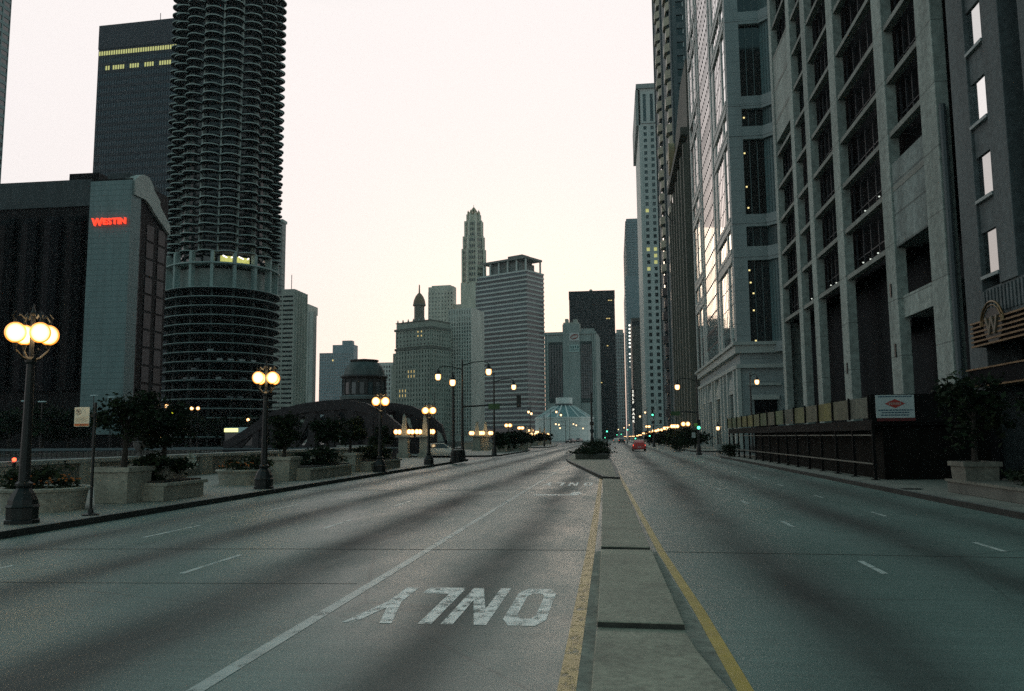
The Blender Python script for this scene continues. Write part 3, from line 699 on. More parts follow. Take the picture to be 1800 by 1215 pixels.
# --- slender octagonal tower
mc = AY(833, 450, 590); mt_ = empty('slender_tower', (mc.x, mc.y, 0), 0, 'slender cream stepped tower with an open spired crown', 'tower')
cream = mat('cream_terracotta', (0.58,0.56,0.46), 0.7, 0.2, 0.25)
zz = lambda py: AY(833, py, 590).z
pxm = mc.length/F
def tier(mb, wpx, y0, y1, wins=None):
    r_ = wpx*pxm/2/math.cos(PI/8); z0, z1 = zz(y0), zz(y1)
    mb.lathe([(r_*0.93,z0),(r_*0.93,z1)], n=8, a0=PI/8)
    for i in range(8):
        a = PI/8+i*PI/4; p0 = Vector((r_*math.cos(a), r_*math.sin(a))); p1 = Vector((r_*math.cos(a+PI/4), r_*math.sin(a+PI/4)))
        mb.lathe([(0.9,z0),(0.9,z1+0.8)], (p0.x,p0.y,0), 6)
        if wins is not None:
            u = (p1-p0).normalized(); n_ = Vector((u.y,-u.x)); W2 = (p1-p0).length; O = p0*0.945
            nf_ = max(2, int((z1-z0)/3.6))
            for q in range(3):
                mb.fbox(O, u, n_, 0.08*W2+q*0.28*W2+0.27*W2, 0.08*W2+q*0.28*W2+0.30*W2, 0, 0.5, z0, z1)
                for k in range(nf_): wins.append(((O.x,O.y), (u.x,u.y), (n_.x,n_.y), 0.08*W2+q*0.28*W2+0.14*W2, z0+(k+0.5)*(z1-z0)/nf_, 0.17*W2, 2.0))
mb = MB(); w = []
mb.box(-20*pxm, 20*pxm, -18*pxm, 20*pxm, 0, zz(500))
tier(mb, 37, 500, 441, w); tier(mb, 33, 441, 419, w); tier(mb, 28, 419, 392, w)
mb.build('shaft', cream, mt_)
emit_windows(mt_, [x for x in w if x[2][1] < 0.3], GL2, most=100)
mb = MB(); tier(mb, 21, 392, 380); mb.build('crown_drum', cream, mt_)
mb = MB(); z0, z1 = zz(380), zz(367)
for i in range(8):
    a = PI/8+i*PI/4; mb.tube([(10*pxm*math.cos(a),10*pxm*math.sin(a),z0-1),(6.2*pxm*math.cos(a),6.2*pxm*math.sin(a),(z0+z1)/2),(1.6*pxm*math.cos(a),1.6*pxm*math.sin(a),z1)], 0.5, 5)
    mb.lathe([(0.8,z0-4),(0.7,z0+2.5),(0.1,z0+4)], (10*pxm*math.cos(a),10*pxm*math.sin(a),0), 5)
mb.lathe([(3.6*pxm,z0-1),(2.2*pxm,(z0+z1)/2),(1.5*pxm,z1-1),(2.0*pxm,z1),(1.6*pxm,z1+0.8),(0.5*pxm,z1+1.2),(0.3*pxm,z1+3)], n=8); mb.build('spire', mat('spire_gilt', (0.42,0.36,0.25), 0.6, 0.2, 0.5), mt_)
# --- striped office block
B = setup('striped_block', 'office block striped with white floor bands under an open roof canopy', 925, 474, 560, 30, 829, 955)
H = B['H']; mb = core(B, MB(), H); w = []
band = mat('white_band', (0.46,0.50,0.47), 0.65, 0.15, 0.1)
nfl = 35; fh = (H-8)/nfl
for nm in ('front', 'side'):
    O, u, n, Wd = B[nm]
    for k in range(nfl): w.append((O, u, n, Wd/2, 8+k*fh+fh*0.31, Wd-0.1, fh*0.62))
core(B, MB(), H-0.3).build('wall', GL2, B['root'])
for k in range(nfl): MB().box(B['x0']-0.5, 0.5, -0.5, B['d']+0.2, 8+k*fh+fh*0.62, 8+(k+1)*fh).build('floor_band', band, B['root'])
emit_windows(B, w, glass('striped_glass', (0.02,0.034,0.042), 0.2, 0.4), name='ribbon_window', off=0.1)
mm = MB(); O, u, n, Wd = B['front']
for i in range(1, 24): mm.fbox(O, u, n, i*Wd/24-0.12, i*Wd/24+0.12, 0, 0.3, 8, H-1)
mm.build('mullions', mat('striped_mullion', (0.13,0.16,0.16), 0.6, 0.1, 0.2), B['root'])
ca = MB().box(B['x0']*0.80, 0.6, -0.6, B['d']*0.9, H+8.2, H+9.6); ca.build('roof_canopy', mat('canopy_dark', (0.16,0.165,0.15), 0.7, 0.1, 0.3), B['root'])
ca = MB()
for x in (0.78, 0.66, 0.5, 0.34, 0.18, 0.02):
    for y in (0.4, B['d']*0.86): ca.box(B['x0']*x-0.5, B['x0']*x+0.5, y, y+1, H, H+8.2)
ca.build('canopy_posts', band, B['root'])
MB().box(B['x0']*0.70, B['x0']*0.10, B['d']*0.1, B['d']*0.8, H, H+6.2).box(B['x0']*0.66, B['x0']*0.14, B['d']*0.14, B['d']*0.76, H+6.2, H+8.19).box(B['x0']*0.42, B['x0']*0.16, B['d']*.3, B['d']*.7, H+9.6, H+13).build('penthouse', mat('penthouse_grey', (0.14,0.15,0.14), 0.7, 0.2, 0.3), B['root'])
# --- grey block with dark recesses and roof signs
B = setup('grey_stone_block', 'grey block with dark window recesses and two signs up its blank middle', 1047, 580, 440, 4, 957, 1052, depth=26)
H = B['H']; mb = core(B, MB(), H-1); w = []
gs = mat('grey_stone', (0.31,0.35,0.33), 0.75, 0.2, 0.15)
O, u, n, Wd = B['front']
rec = mat('recess_dark', (0.055,0.07,0.068), 0.8, 0.25, 0.2)  # flat dark panels set before the wall in place of recesses
S = lambda px: local(B, px, 640).x-B['x0']
for a_, b_ in ((965, 989), (1021, 1041)):
    m2 = MB().fbox(O, u, n, S(a_), S(b_), 0.02, 0.2, 20, H-6); m2.build('recess_panel', rec, B['root'])
    for k in range(22):
        for q in range(5): w.append((O, u, n, S(a_)+(q+0.5)*(S(b_)-S(a_))/5, 22+k*(H-30)/22+1, 0.9, 1.5))
for q in (959, 963, 1043, 1046): mb.fbox(O, u, n, S(q)-0.3, S(q)+0.3, 0, 0.5, 0, H-2)
mb.fbox(O, u, n, -0.2, Wd+0.2, 0, 0.7, H-2, H-0.6); mb.fbox(O, u, n, S(990), S(1020), 0, 0.6, 0, H+3.5)
for q in range(9): mb.fbox(O, u, n, S(1022)+q*(S(1046)-S(1022))/9, S(1022)+q*(S(1046)-S(1022))/9+0.7, -1, 0, H-1, H+0.9)
mb.build('wall', gs, B['root']); emit_windows(B, w, glass('recess_glass', (0.02,0.03,0.035), 0.15, 0.6), off=0.26)
pt = MB(); x_ = lambda px: local(B, px, 570).x
pt.box(x_(990), x_(1017), 0, 9, H-1, H+4.5).box(x_(993), x_(998), 0.5, 5, H+4.5, H+6.6).box(x_(1007), x_(1014), 0.5, 5, H+4.5, H+6.2).build('roof_tower', mat('roof_stone', (0.38,0.39,0.34), 0.7, 0.2, 0.3), B['root'])
a, c = local(B, 1001, 599, off=-0.9), local(B, 1018, 585, off=-0.9)
so_ = MB().box(a.x, c.x, -0.95, -0.65, a.z, c.z).build('sign_board', mat('sign_white', (0.62,0.62,0.6), 0.6, 0.05, 1), B['root'])
em = MB(); mx_, mz_ = (a.x+c.x)/2, (a.z+c.z)/2
em.add([(mx_+(c.x-a.x)*0.42*math.cos(t*PI/12), -0.96, mz_+(c.z-a.z)*0.36*math.sin(t*PI/12)+(c.z-a.z)*0.10*math.cos(t*PI/12)) for t in range(24)], [tuple(range(24))])
em.build('sign_oval', mat('sign_red', (0.26,0.07,0.06), 0.6, 0.05, 1), so_)
em = MB().add([(mx_-(c.x-a.x)*0.3,-0.97,mz_-1.2),(mx_+(c.x-a.x)*0.3,-0.97,mz_-0.3),(mx_+(c.x-a.x)*0.3,-0.97,mz_+1.0),(mx_-(c.x-a.x)*0.3,-0.97,mz_+0.2)], [(0,1,2,3)]); em.build('sign_lettering', mat('sign_pale', (0.5,0.45,0.42), 0.6, 0.1, 1), so_)
a, c = local(B, 1001, 619, off=-0.9), local(B, 1018, 606, off=-0.9)
so_ = MB().box(a.x, c.x, -0.95, -0.65, a.z, c.z).build('sign_board', mat('sign_mint', (0.45,0.56,0.53), 0.6, 0.05, 1), B['root'])
em = MB()
for q in range(4): em.box(a.x+0.5+q*1.25, a.x+1.2+q*1.25, -0.97, -0.95, a.z+1.9, c.z-0.5)
em.box(a.x+0.5, c.x-0.5, -0.97, -0.95, a.z+0.8, a.z+1.3); em.build('sign_lettering', mat('sign_dark', (0.06,0.13,0.13), 0.6, 0.05, 1), so_)
# --- dark glass slab
B = setup('black_slab', 'plain black glass slab standing behind the grey block with signs', 1080, 511, 600, 0, 1000, 1083, depth=30)
mb = MB(); w = []; H = B['H']; core(B, mb)
grid(B['front'], mb, w, 4, H-6, 20, 44, 0.5, 1.6, 0.25); mb.fbox(*B['front'][:3], -0.2, B['w']+0.2, 0, 0.4, H-6, H+0.3)
mb.build('wall', mat('slab_black', (0.018,0.023,0.026), 0.5, 0.15, 0.1), B['root'])
emit_windows(B, w, glass('slab_glass', (0.016,0.022,0.026), 0.2, 0.4), (WARMW,), 0.012)
MB().ball((-B['w']*0.52, 5, H+1.2), 1.3, 1.3, 1.3, 10, 6).build('roof_dish', cream, B['root'])
# --- round church with a glass roof
cc_ = AY(992, 740, 415); ch = empty('round_church', (cc_.x, cc_.y, 0), 0, 'low round white hall with a ribbed glass roof and a squat drum on top', 'church')
px1 = cc_.length/F; zc_ = lambda py: AY(992, py, 415).z
wh = mat('church_travertine', (0.74,0.78,0.74), 0.6, 0.15, 0.3, joints=[(2,2.4,0.12)])
rB, rT, rD = 51*px1, 17*px1, 14.5*px1
MB().lathe([(rB,0),(rB,zc_(737))], n=16, a0=PI/16).build('wall', wh, ch)
MB().lathe([(rB*1.02,zc_(737)),(rB*1.02,zc_(734))], n=16, a0=PI/16).build('eaves', wh, ch)
MB().lathe([(rB*0.97,zc_(735)),(rT,zc_(714))], n=16, a0=PI/16).build('glass_roof', glass('church_glass', (0.12,0.19,0.19), 0.25, 0.6), ch)
for i in range(16):
    a = PI/16+i*PI/8; MB().tube([(rB*0.975*math.cos(a), rB*0.975*math.sin(a), zc_(735)), (rT*math.cos(a), rT*math.sin(a), zc_(714))], 0.35, 5).build('roof_rib', wh, ch)
MB().lathe([(rT*1.0,zc_(714)),(rT,zc_(712)),(rD*0.95,zc_(712)),(rD*0.95,zc_(709))], n=24).build('collar', mat('collar_dark', (0.08,0.10,0.10), 0.6, 0.1, 0.5), ch)
MB().lathe([(rD,zc_(710)),(rD,zc_(699.5))], n=24).build('roof_drum', wh, ch)

# --- far end of the straight street
B = setup('end_block', 'narrow pale block closing the far end of the straight street', 1097, 585, 950, 0, 1081, 1099, depth=20)
mb = core(B, MB()); w = []; grid(B['front'], mb, w, 4, B['H']-2, 4, 30, 0.9, 1.4, 0.4)
mb.build('wall', mat('end_pale', (0.38,0.41,0.40), 0.7, 0.15, 0.1), B['root']); emit_windows(B, w, GL2)
MB().box(B['x0']+1.5, -1, 2, 12, B['H'], B['H']+4).build('roof_block', rib, B['root'])
B = setup('balcony_tower', 'far blue-grey tower with a saw-toothed balcony edge', 1097, 385, 860, 0, 1093, 1140, side='R')
H = B['H']; zs = local(B, 1100, 486).z; mb = MB().box(2, B['w'], 0, B['d'], zs, H).box(0, B['w'], -4, B['d'], 0, zs)
w = []; grid(((2,0),(1,0),(0,-1),B['w']-2), mb, w, zs, H-3, 5, 22, 1.0, 1.8, 0.4)
mb.build('wall', mat('balcony_tower_wall', (0.15,0.21,0.225), 0.7, 0.15, 0.05), B['root']); emit_windows(B, w, GL2)
ms = MB()
for k in range(int(zs/3.6)): ms.box(-1.0, 0.4, -4.4, 1, k*3.6, k*3.6+1.5)
for k in range(int((H-zs)/3.6)): ms.box(1.0, 2.4, -0.4, B['d'], zs+k*3.6, zs+k*3.6+1.5)
tag(ms.build('balcony', mat('balcony_pale', (0.30,0.33,0.32), 0.7, 0.1, 0.3), B['root']), kind='stuff')
# parking garage with the vertical lit sign
B = setup('parking_block', 'dark narrow parking block with a vertical lit sign and a column of bulbs', 1110, 560, 620, 0, 1098, 1160, side='R', depth=60)
core(B, MB()).build('wall', mat('parking_dark', (0.03,0.036,0.04), 0.7, 0.2, 0.1), B['root'])
MB().box(-0.2, B['w'], -0.3, 6, B['H']-2, B['H']+0.4).box(0.5, 6, -0.15, 0, 6, B['H']-6).build('trim', mat('parking_trim', (0.09,0.09,0.08), 0.7, 0.2, 0.1), B['root'])
for k, py in enumerate((572, 578.5, 585, 591, 597.5, 603.5, 610, 622.5, 629, 635.5, 645.5)):
    p = local(B, 1106.5+k*0.09, py, off=-1.2); r_ = 0.75 if k < 7 else (0.7, 0.55, 0.45, 0.3)[k-7]
    MB().ball((p.x, -1.2, p.z), r_, 0.5, r_, 8, 6).build('bulb', WLIT, B['root'])
p1 = local(B, 1114, 745, off=-1.5); p0 = local(B, 1106, 565, off=-1.5)
sb_ = MB().box(p1.x-1.7, p1.x+1.7, -1.4, -0.3, p1.z+1.0, p1.z+26).build('sign_board', DARKM, B['root'])
for k, chh in enumerate('SELF PARK'):
    if chh == ' ': continue
    tm = text_mb(chh, 2.6, 0.05, 0.0, 'CENTER'); zk = p1.z+23-k*2.75
    xf(tm, lambda x, y, z: (p1.x+x, -1.5-z, zk+y)); tm.build('sign_letter', WLIT, sb_)

# --- building-side row, far to near
B = setup('corner_tower', 'tall pale tower with two columns of lit windows down its narrow front', 1121, 150, 480, 0, 1114, 1175, side='R')
H = B['H']; mb = core(B, MB(), H); w = []
pal = mat('corner_tower_stone', (0.38,0.42,0.40), 0.7, 0.15, 0.1); O, u, n, Wd = B['front']
grid(B['front'], mb, w, 8, H-25, 4, 46, 2.3, 1.7, 0.7, s0=1.5); grid(B['front'], mb, w, H-24, H-5, 4, 1, 2.3, 2, 0.7, s0=1.5)
mb.fbox(O, u, n, 0, 1.5, 0, 1.0, 0, H-25.2)
mb.build('wall', pal, B['root'])
MB().box(-1.2, B['w'], -1.2, B['d'], H-2.5, H+0.3).box(-1.6, 1, 0, B['d']+2, H-25, H-3).build('cornice', mat('corner_cornice', (0.22,0.25,0.24), 0.7, 0.15, 0.2), B['root'])
def lf(wi):
    q = (H-wi[4])/H
    if 0.17 < q < 0.60 and wi[3] < 20 and R.random() < (0.6 if 0.44 < q < 0.54 else 0.08): return YWIN
emit_windows(B, w, GL2, litfn=lf)
# tower with zigzag bays
B = setup('bay_tower', 'dark tower with two zigzag columns of bay windows down its street side', 1186, 300, 212, 0, 1150, 1250, side='R')
H = 172; B['d'] = 78; mb = MB().box(0, 34, 0, 78, 0, H); w = []
stn = mat('bay_tower_stone', (0.075,0.10,0.105), 0.75, 0.2, 0.15)
grid(((0.5,0),(1,0),(0,-1),20), mb, w, 20, 20+3.75*40, 5, 40, 2.0, 1.7, 0.5)
mb.build('wall', stn, B['root'])
emit_windows(B, w, GL, th=0.05)
fr = MB()
for (O, u, n, s, z, w_, h_) in w: fr.fbox(O, u, n, s+w_/2-0.3, s+w_/2-0.1, 0.1, 0.3, z-h_*0.2, z+h_*0.45)
tag(fr.build('window_blind', mat('blind_white', (0.5,0.55,0.55), 0.6, 0.1, 1), B['root']), kind='stuff')
bayst = mat('bay_stone_lit', (0.40,0.36,0.27), 0.5, 0.2, 0.2); bayd = mat('bay_dark', (0.03,0.03,0.032), 0.4, 0.2, 0.3)  # upper bays coloured warm for the dawn light they catch, lower ones dark
cnt = 0; restb = MB()
for y0 in (3.0, 42.0):
    for k in range(44):
        z = 4+k*3.75; o_ = 1.0 if k % 2 else 0.0
        pr = [(0.05,y0+o_),(-0.9-0.5*(k%2),y0+1.2+o_),(-0.9-0.5*(k%2),y0+4.6+o_),(0.05,y0+6.4+o_)]
        if cnt < 100 and 12 < k < 44:
            cnt += 1; MB().prism(pr, z, z+2.3).build('bay_window', bayst if k > 9 else bayd, B['root'])
        else: restb.prism(pr, z, z+2.3)
tag(restb.build('bay_window', bayd, B['root']), kind='stuff')
for y0 in (3.0, 42.0): MB().box(-0.55, 0, y0+1.5, y0+6.0, 0, H).build('bay_shaft', GL, B['root'])
for y0, y1 in ((11.5, 12.6), (33, 34.2), (52, 53), (72, 73.5)): MB().box(-0.45, 0, y0, y1, 0, H).build('pilaster', stn, B['root'])
# brown block with tall pilasters and an arched top
B = setup('pilaster_block', 'brown stone block with tall pilasters and a carved roundel under its top', 1236, 500, 161, 0, 1200, 1300, side='R')
H = 76; D = 46; brn = mat('brown_stone', (0.10,0.10,0.085), 0.8, 0.25, 0.2)
mb = MB().box(0, 26, 0, D, 0, H-12); sidepoly([(0,H-12),(0,H+1),(14,H+1),(30,H-5),(D,H-12)], 0, 26, mb)
mb.build('wall', brn, B['root'])
for i in range(7):
    y = 1.0+i*(D-3)/6; MB().box(-0.9, 0, y, y+1.7, 0, H-16-(i*0.4)).build('pilaster', mat('pilaster_stone', (0.12,0.12,0.10), 0.8, 0.2, 0.3), B['root'])
w = [(( 0,0),(0,1),(-1,0), 1.0+1.7+(D-3)/12-0.85+i*(D-3)/6, 12+k*6.6, (D-3)/6-2.6, 5.4) for i in range(6) for k in range(8)]
emit_windows(B, w, GL)
MB().box(-1.4, 0.5, 0.3, D-4, H-14.5, H-13).build('cornice', brn, B['root'])
rp_ = local(B, 1188, 265, 'side', -1.0)
MB().add([(-1.5+0.0, 33+2.0*math.cos(t*PI/8), H-8.5+4.0*math.sin(t*PI/8)) for t in range(16)]+[(-0.1, 33+2.0*math.cos(t*PI/8), H-8.5+4.0*math.sin(t*PI/8)) for t in range(16)], [tuple(range(16))]+[(i,(i+1)%16,16+(i+1)%16,16+i) for i in range(16)]).build('roundel', mat('roundel_gilt', (0.28,0.22,0.12), 0.6, 0.2, 1), B['root'])
MB().tube([(-0.2,36,52),(-3.2,36,57)], 0.1, 5).build('flag_pole', DARKM, B['root'])
B['root'].location.x = 15.5

# --- granite and mirror glass tower at the side street
gr = mat('grey_granite', (0.235,0.275,0.275), 0.55, 0.15, 0.4, joints=[(2,1.45,0.05)])
gr2 = mat('light_granite', (0.33,0.36,0.34), 0.5, 0.15, 0.4)
T = empty('granite_tower', (15.5, 106.5, 0), 0, 'granite tower with mirror glass bays and bold stone bands at the side street corner', 'building')
Lr = 50.5; Ht = 104.0
core_ = MB().box(0.9, 30, 0.9, Lr, 12.4, Ht); core_.build('core', BLK, T)
MB().box(0.35, 30, 0.35, Lr-0.3, 0, 12.3).build('base_wall', gr, T)
SF = ((0,0),(0,1),(-1,0)); FF = ((0,0),(1,0),(0,-1))
# base: cornices, pilasters, framed panels with pediments
bs = MB(); bs.box(-0.25, 30, -0.25, Lr, 12.3, 13.3).box(-0.55, 30, -0.55, Lr, 13.3, 13.7).box(-0.2, 30, -0.2, Lr, 10.4, 10.9).build('base_cornice', gr2, T)
pil = [0.0, 3.0, 9.6, 13.4, 16.8, 24.0, 27.4, 33.6, 37.2, 41.6, 45.2, 49.0]
for y in pil: MB().box(-0.1, 0.35, y, y+1.25, 0.02, 10.4).build('pilaster', gr2, T)
for y0, y1 in ((4.6,9.2),(18.4,23.6),(29.0,33.2),(38.7,41.4)):
    c_ = (y0+y1)/2; MB().box(0.06, 0.36, y0, y0+0.35, 0.02, 7.4).box(0.06, 0.36, y1-0.35, y1, 0.02, 7.4).box(0.0, 0.36, y0-0.2, y1+0.2, 7.4, 7.9).build('door_frame', gr2, T)
    pd = MB(); n_ = 10; sidepoly([(y0-0.2,7.95)]+[(c_-(y1-y0)/2*math.cos(PI*i/n_), 7.95+1.5*math.sin(PI*i/n_)) for i in range(1,n_)]+[(y1+0.2,7.95)], 0.05, 0.36, pd); pd.build('pediment', gr2, T)
    MB().box(0.25, 0.33, y0+0.4, y1-0.4, 0.2, 7.3).build('door_glass', GL, T)
# storey modules
mods = [(13.7,24.2),(26.0,28.6),(30.2,40.2),(41.9,44.3),(46.0,55.9),(57.6,60.0),(61.7,71.6),(73.3,75.7),(77.4,87.3),(89.0,91.4),(93.1,103.0)]
bands = [(mods[i][1], mods[i+1][0]) for i in range(len(mods)-1)]
sp_ = [(0.0,1.5),(4.4,5.3),(13.2,15.0),(17.0,18.2),(33.6,34.8),(36.6,38.2),(42.6,43.4),(49.0,Lr)]      # stone uprights on the street side
for a, b in sp_: MB().box(-0.02, 0.9, a+(0.9 if a == 0 else 0), b, 13.7, Ht).build('stone_upright', gr2, T)
wd = []; mu_ = MB()
for a, b in ((1.5,4.4),(5.3,13.2),(15.0,17.0),(34.8,36.6),(38.2,42.6),(43.4,49.0)):
    for k, (z0, z1) in enumerate(mods):
        n_ = max(1, int((b-a)/1.5)); nzz = max(1, int(round((z1-z0)/2.4)))
        MB().fbox(*SF, a, b, -0.16, -0.10, z0, z1).build('window', GLM, T)
        for i in range(1, n_): mu_.fbox(*SF, a+(b-a)*i/n_-0.09, a+(b-a)*i/n_+0.09, -0.101, -0.07, z0, z1)
        for q in range(1, nzz): mu_.fbox(*SF, a, b, -0.101, -0.08, z0+(z1-z0)*q/nzz-0.05, z0+(z1-z0)*q/nzz+0.05)
for a, b in ((1.5,14.9),(34.7,49.0)):
    for z0, z1 in bands:
        MB().fbox(*SF, a-0.3, b, -0.9, 0.12, z0, z0+0.55).fbox(*SF, a-0.3, b, -0.9, 0.05, z0+0.55, z1-0.55).fbox(*SF, a-0.3, b, -0.9, 0.12, z1-0.55, z1).build('stone_band', gr2, T)
n_ = 10
for q in range(38):
    z0 = 13.7+q*2.36
    MB().fbox(*SF, 18.2, 33.6, -0.16, -0.09, z0+0.05, z0+2.31).build('window', GLM, T)
    mu_.fbox(*SF, 18.2, 33.6, -0.092, -0.065, z0-0.13, z0+0.13)
for i in range(1, n_): mu_.fbox(*SF, 18.2+15.4*i/n_-0.11, 18.2+15.4*i/n_+0.11, -0.092, -0.05, 13.7, Ht)
mu_.build('mullions', DARKM, T)
# side-street front: corner pier, recessed glass, angled return, outer pier
MB().box(0.01, 1.75, 0, 0.9, 13.7, Ht).build('corner_pier', gr, T)
MB().box(5.6, 30, -1.3, 0.9, 0, Ht).build('outer_pier', gr, T)
fw = []; m3 = MB()
for z0, z1 in mods:
    MB().fbox(*FF, 1.75, 4.5, -0.7, -0.6, z0, z1).build('window', GL, T)
    for x in (2.65, 3.6): m3.fbox(*FF, x-0.04, x+0.04, -0.61, -0.5, z0, z1)
    # angled pane turning out to the outer pier
    MB().add([(4.5,0.62,z0),(5.6,-0.9,z0),(5.6,-0.9,z1),(4.5,0.62,z1),(4.55,0.70,z0),(5.65,-0.82,z0),(5.65,-0.82,z1),(4.55,0.70,z1)], [(0,1,2,3),(4,5,6,7),(0,1,5,4),(3,2,6,7)]).build('angled_window', glass('angled_glass', (0.05,0.085,0.088), 0.3, 0.5), T)
    for q in range(1, 4):
        f_ = q/4; x, y = 4.5+1.1*f_, 0.62-1.52*f_; m3.box(x-0.05, x+0.02, y-0.08, y-0.02, z0, z1)
    nzz = max(1, int((z1-z0)/2.4))
    for q in range(1, nzz):
        zq = z0+(z1-z0)*q/nzz; m3.add([(4.5,0.58,zq-0.06),(5.6,-0.94,zq-0.06),(5.6,-0.94,zq+0.06),(4.5,0.58,zq+0.06)], [(0,1,2,3)])
m3.build('mullions', mat('front_mullion', (0.11,0.15,0.15), 0.5, 0.1, 1), T)
for z0, z1 in bands+[(12.4,13.69)]:
    MB().prism([(1.75,-0.02),(4.3,-0.02),(5.6,-1.42),(5.6,0.85),(1.75,0.85)], z0, z1).prism([(-0.04,-0.06),(4.28,-0.06),(5.58,-1.48),(30,-1.48),(30,-1.3),(5.7,-1.3),(4.4,0.05),(-0.04,0.05)], z0+0.4, z0+0.5).build('stone_band', gr, T)
for i, (x, z) in enumerate(((2.0,23.0),(2.1,21.4),(2.4,20.0),(2.35,17.8),(2.45,13.9),(2.0,38.5),(2.1,34.0),(2.2,31.2),(2.1,43.3))):
    MB().box(x-0.10, x+0.10, 0.52, 0.58, z-0.09, z+0.09).build('ceiling_light', emit('office_lamp', (1.0,0.8,0.35), 0.9) if i == 0 else bpy.data.materials['office_lamp'], T)
MB().box(1.9, 4.6, -0.05, 0.3, 0.02, 6.4).build('garage_door', BLK, T)
MB().box(1.6, 4.9, -0.25, 0.34, 6.4, 7.0).box(1.2, 5.2, -0.15, 0.34, 8.2, 8.5).build('door_lintel', gr2, T)

# --- concrete frame building under refurbishment
X0 = 15.5
Fm = empty('concrete_frame_building', (X0, 60, 0), 0, 'stripped concrete frame building with open dark floors above the sidewalk shed', 'building')
con = mat('raw_concrete', (0.26,0.295,0.27), 0.8, 0.3, 0.45, fine=3, joints=[(2,3.12,0.06)])
con2 = mat('slab_edge_concrete', (0.20,0.21,0.19), 0.8, 0.3, 0.5)
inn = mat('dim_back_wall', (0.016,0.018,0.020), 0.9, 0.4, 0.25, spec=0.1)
CY = [(41.0,1.95),(47.7,1.6),(57.4,1.6),(65.0,1.4),(70.2,1.3),(77.8,1.1)]
HB = 66.0
MB().box(1.05, 30, 39.9-60, 79-60, 12.3, HB).build('core', BLK, Fm)
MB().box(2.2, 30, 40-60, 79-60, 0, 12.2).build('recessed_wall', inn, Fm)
MB().box(0.6, 30, 78.4-60, 79.2-60, 0, HB).build('end_wall', con, Fm)
for y, w_ in CY: MB().box(0, 0.6, y-w_/2-60, y+w_/2-60, 0, HB).build('column', con, Fm, bevel=0.03)
fz = [12.36+3.12*k for k in range(18)]
beam = {}
for k, z in enumerate(fz):
    for (ya, wa), (yb, wb) in zip(CY, CY[1:]):
        if ya < 42 and k in (0,): continue
        MB().box(0.08, 0.5, ya+wa/2-60, yb-wb/2-60, z-0.15, z+0.15).build('floor_edge', con2, Fm)
z0, z1 = 12.2, AX(1640, 215, X0).z
MB().box(0.10, 1.4, 41.95-60, 46.9-60, z0, z1).build('blank_panel', mat('patched_concrete', (0.18,0.215,0.205), 0.8, 0.35, 0.6, fine=3, joints=[(2,1.75,0.12)]), Fm)
MB().box(0.10, 1.4, 70.85-60, 77.25-60, AX(1373,235,X0).z, AX(1368,75,X0).z).build('blank_panel', con, Fm)
MB().box(0.3, 2.0, 41.95-60, 46.9-60, 8.3, 9.5).build('cross_beam', con, Fm)
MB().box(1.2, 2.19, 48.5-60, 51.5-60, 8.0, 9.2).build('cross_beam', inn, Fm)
mu = 0
for (ya, wa), (yb, wb) in zip(CY, CY[1:]):
    for k in range(0 if ya > 42 else 2, 17):
        m2 = MB(); n_ = 5
        for i in range(n_+1):
            y = ya+wa/2+0.12+i*(yb-wb/2-ya-wa/2-0.24)/n_; m2.box(0.74, 0.84, y-0.05-60, y+0.05-60, fz[k]+0.16, fz[k+1]-0.16)
        m2.box(0.74, 0.82, ya+wa/2-60, yb-wb/2-60, fz[k]+1.1, fz[k]+1.17)
        m2.build('window_frame', mat('dark_frame', (0.028,0.03,0.034), 0.6, 0.2, 1) if mu == 0 else bpy.data.materials['dark_frame'], Fm); mu = 1
for y, z in ((47.9,13.2),(49.5,13.1),(51,13.15),(52.5,13.1),(54,13.2),(50.2,16.4),(53,16.3),(59,13.2),(60.5,13.1),(62,13.2),(66.5,13.1),(68,13.2)):
    MB().ball((0.4, y-60, z-0.35), 0.06, 0.06, 0.05, 6, 4).build('work_lamp', emit('work_lamp', (0.85,0.9,0.8), 0.7) if 'work_lamp' not in bpy.data.materials else bpy.data.materials['work_lamp'], Fm)
MB().tube([(0.2, 39.85-60, 3), (0.2, 39.85-60, 17.5)], 0.16, 8).build('drain_pipe', mat('pipe_grey', (0.07,0.085,0.09), 0.6, 0.2, 1), Fm)
for y, z0 in ((47.7,6.2),(47.9,9.6),(57.4,6.0)): MB().box(-0.06, 0.0, y-0.15-60, y+0.05-60, z0, z0+0.75).build('conduit_box', IRON, Fm)

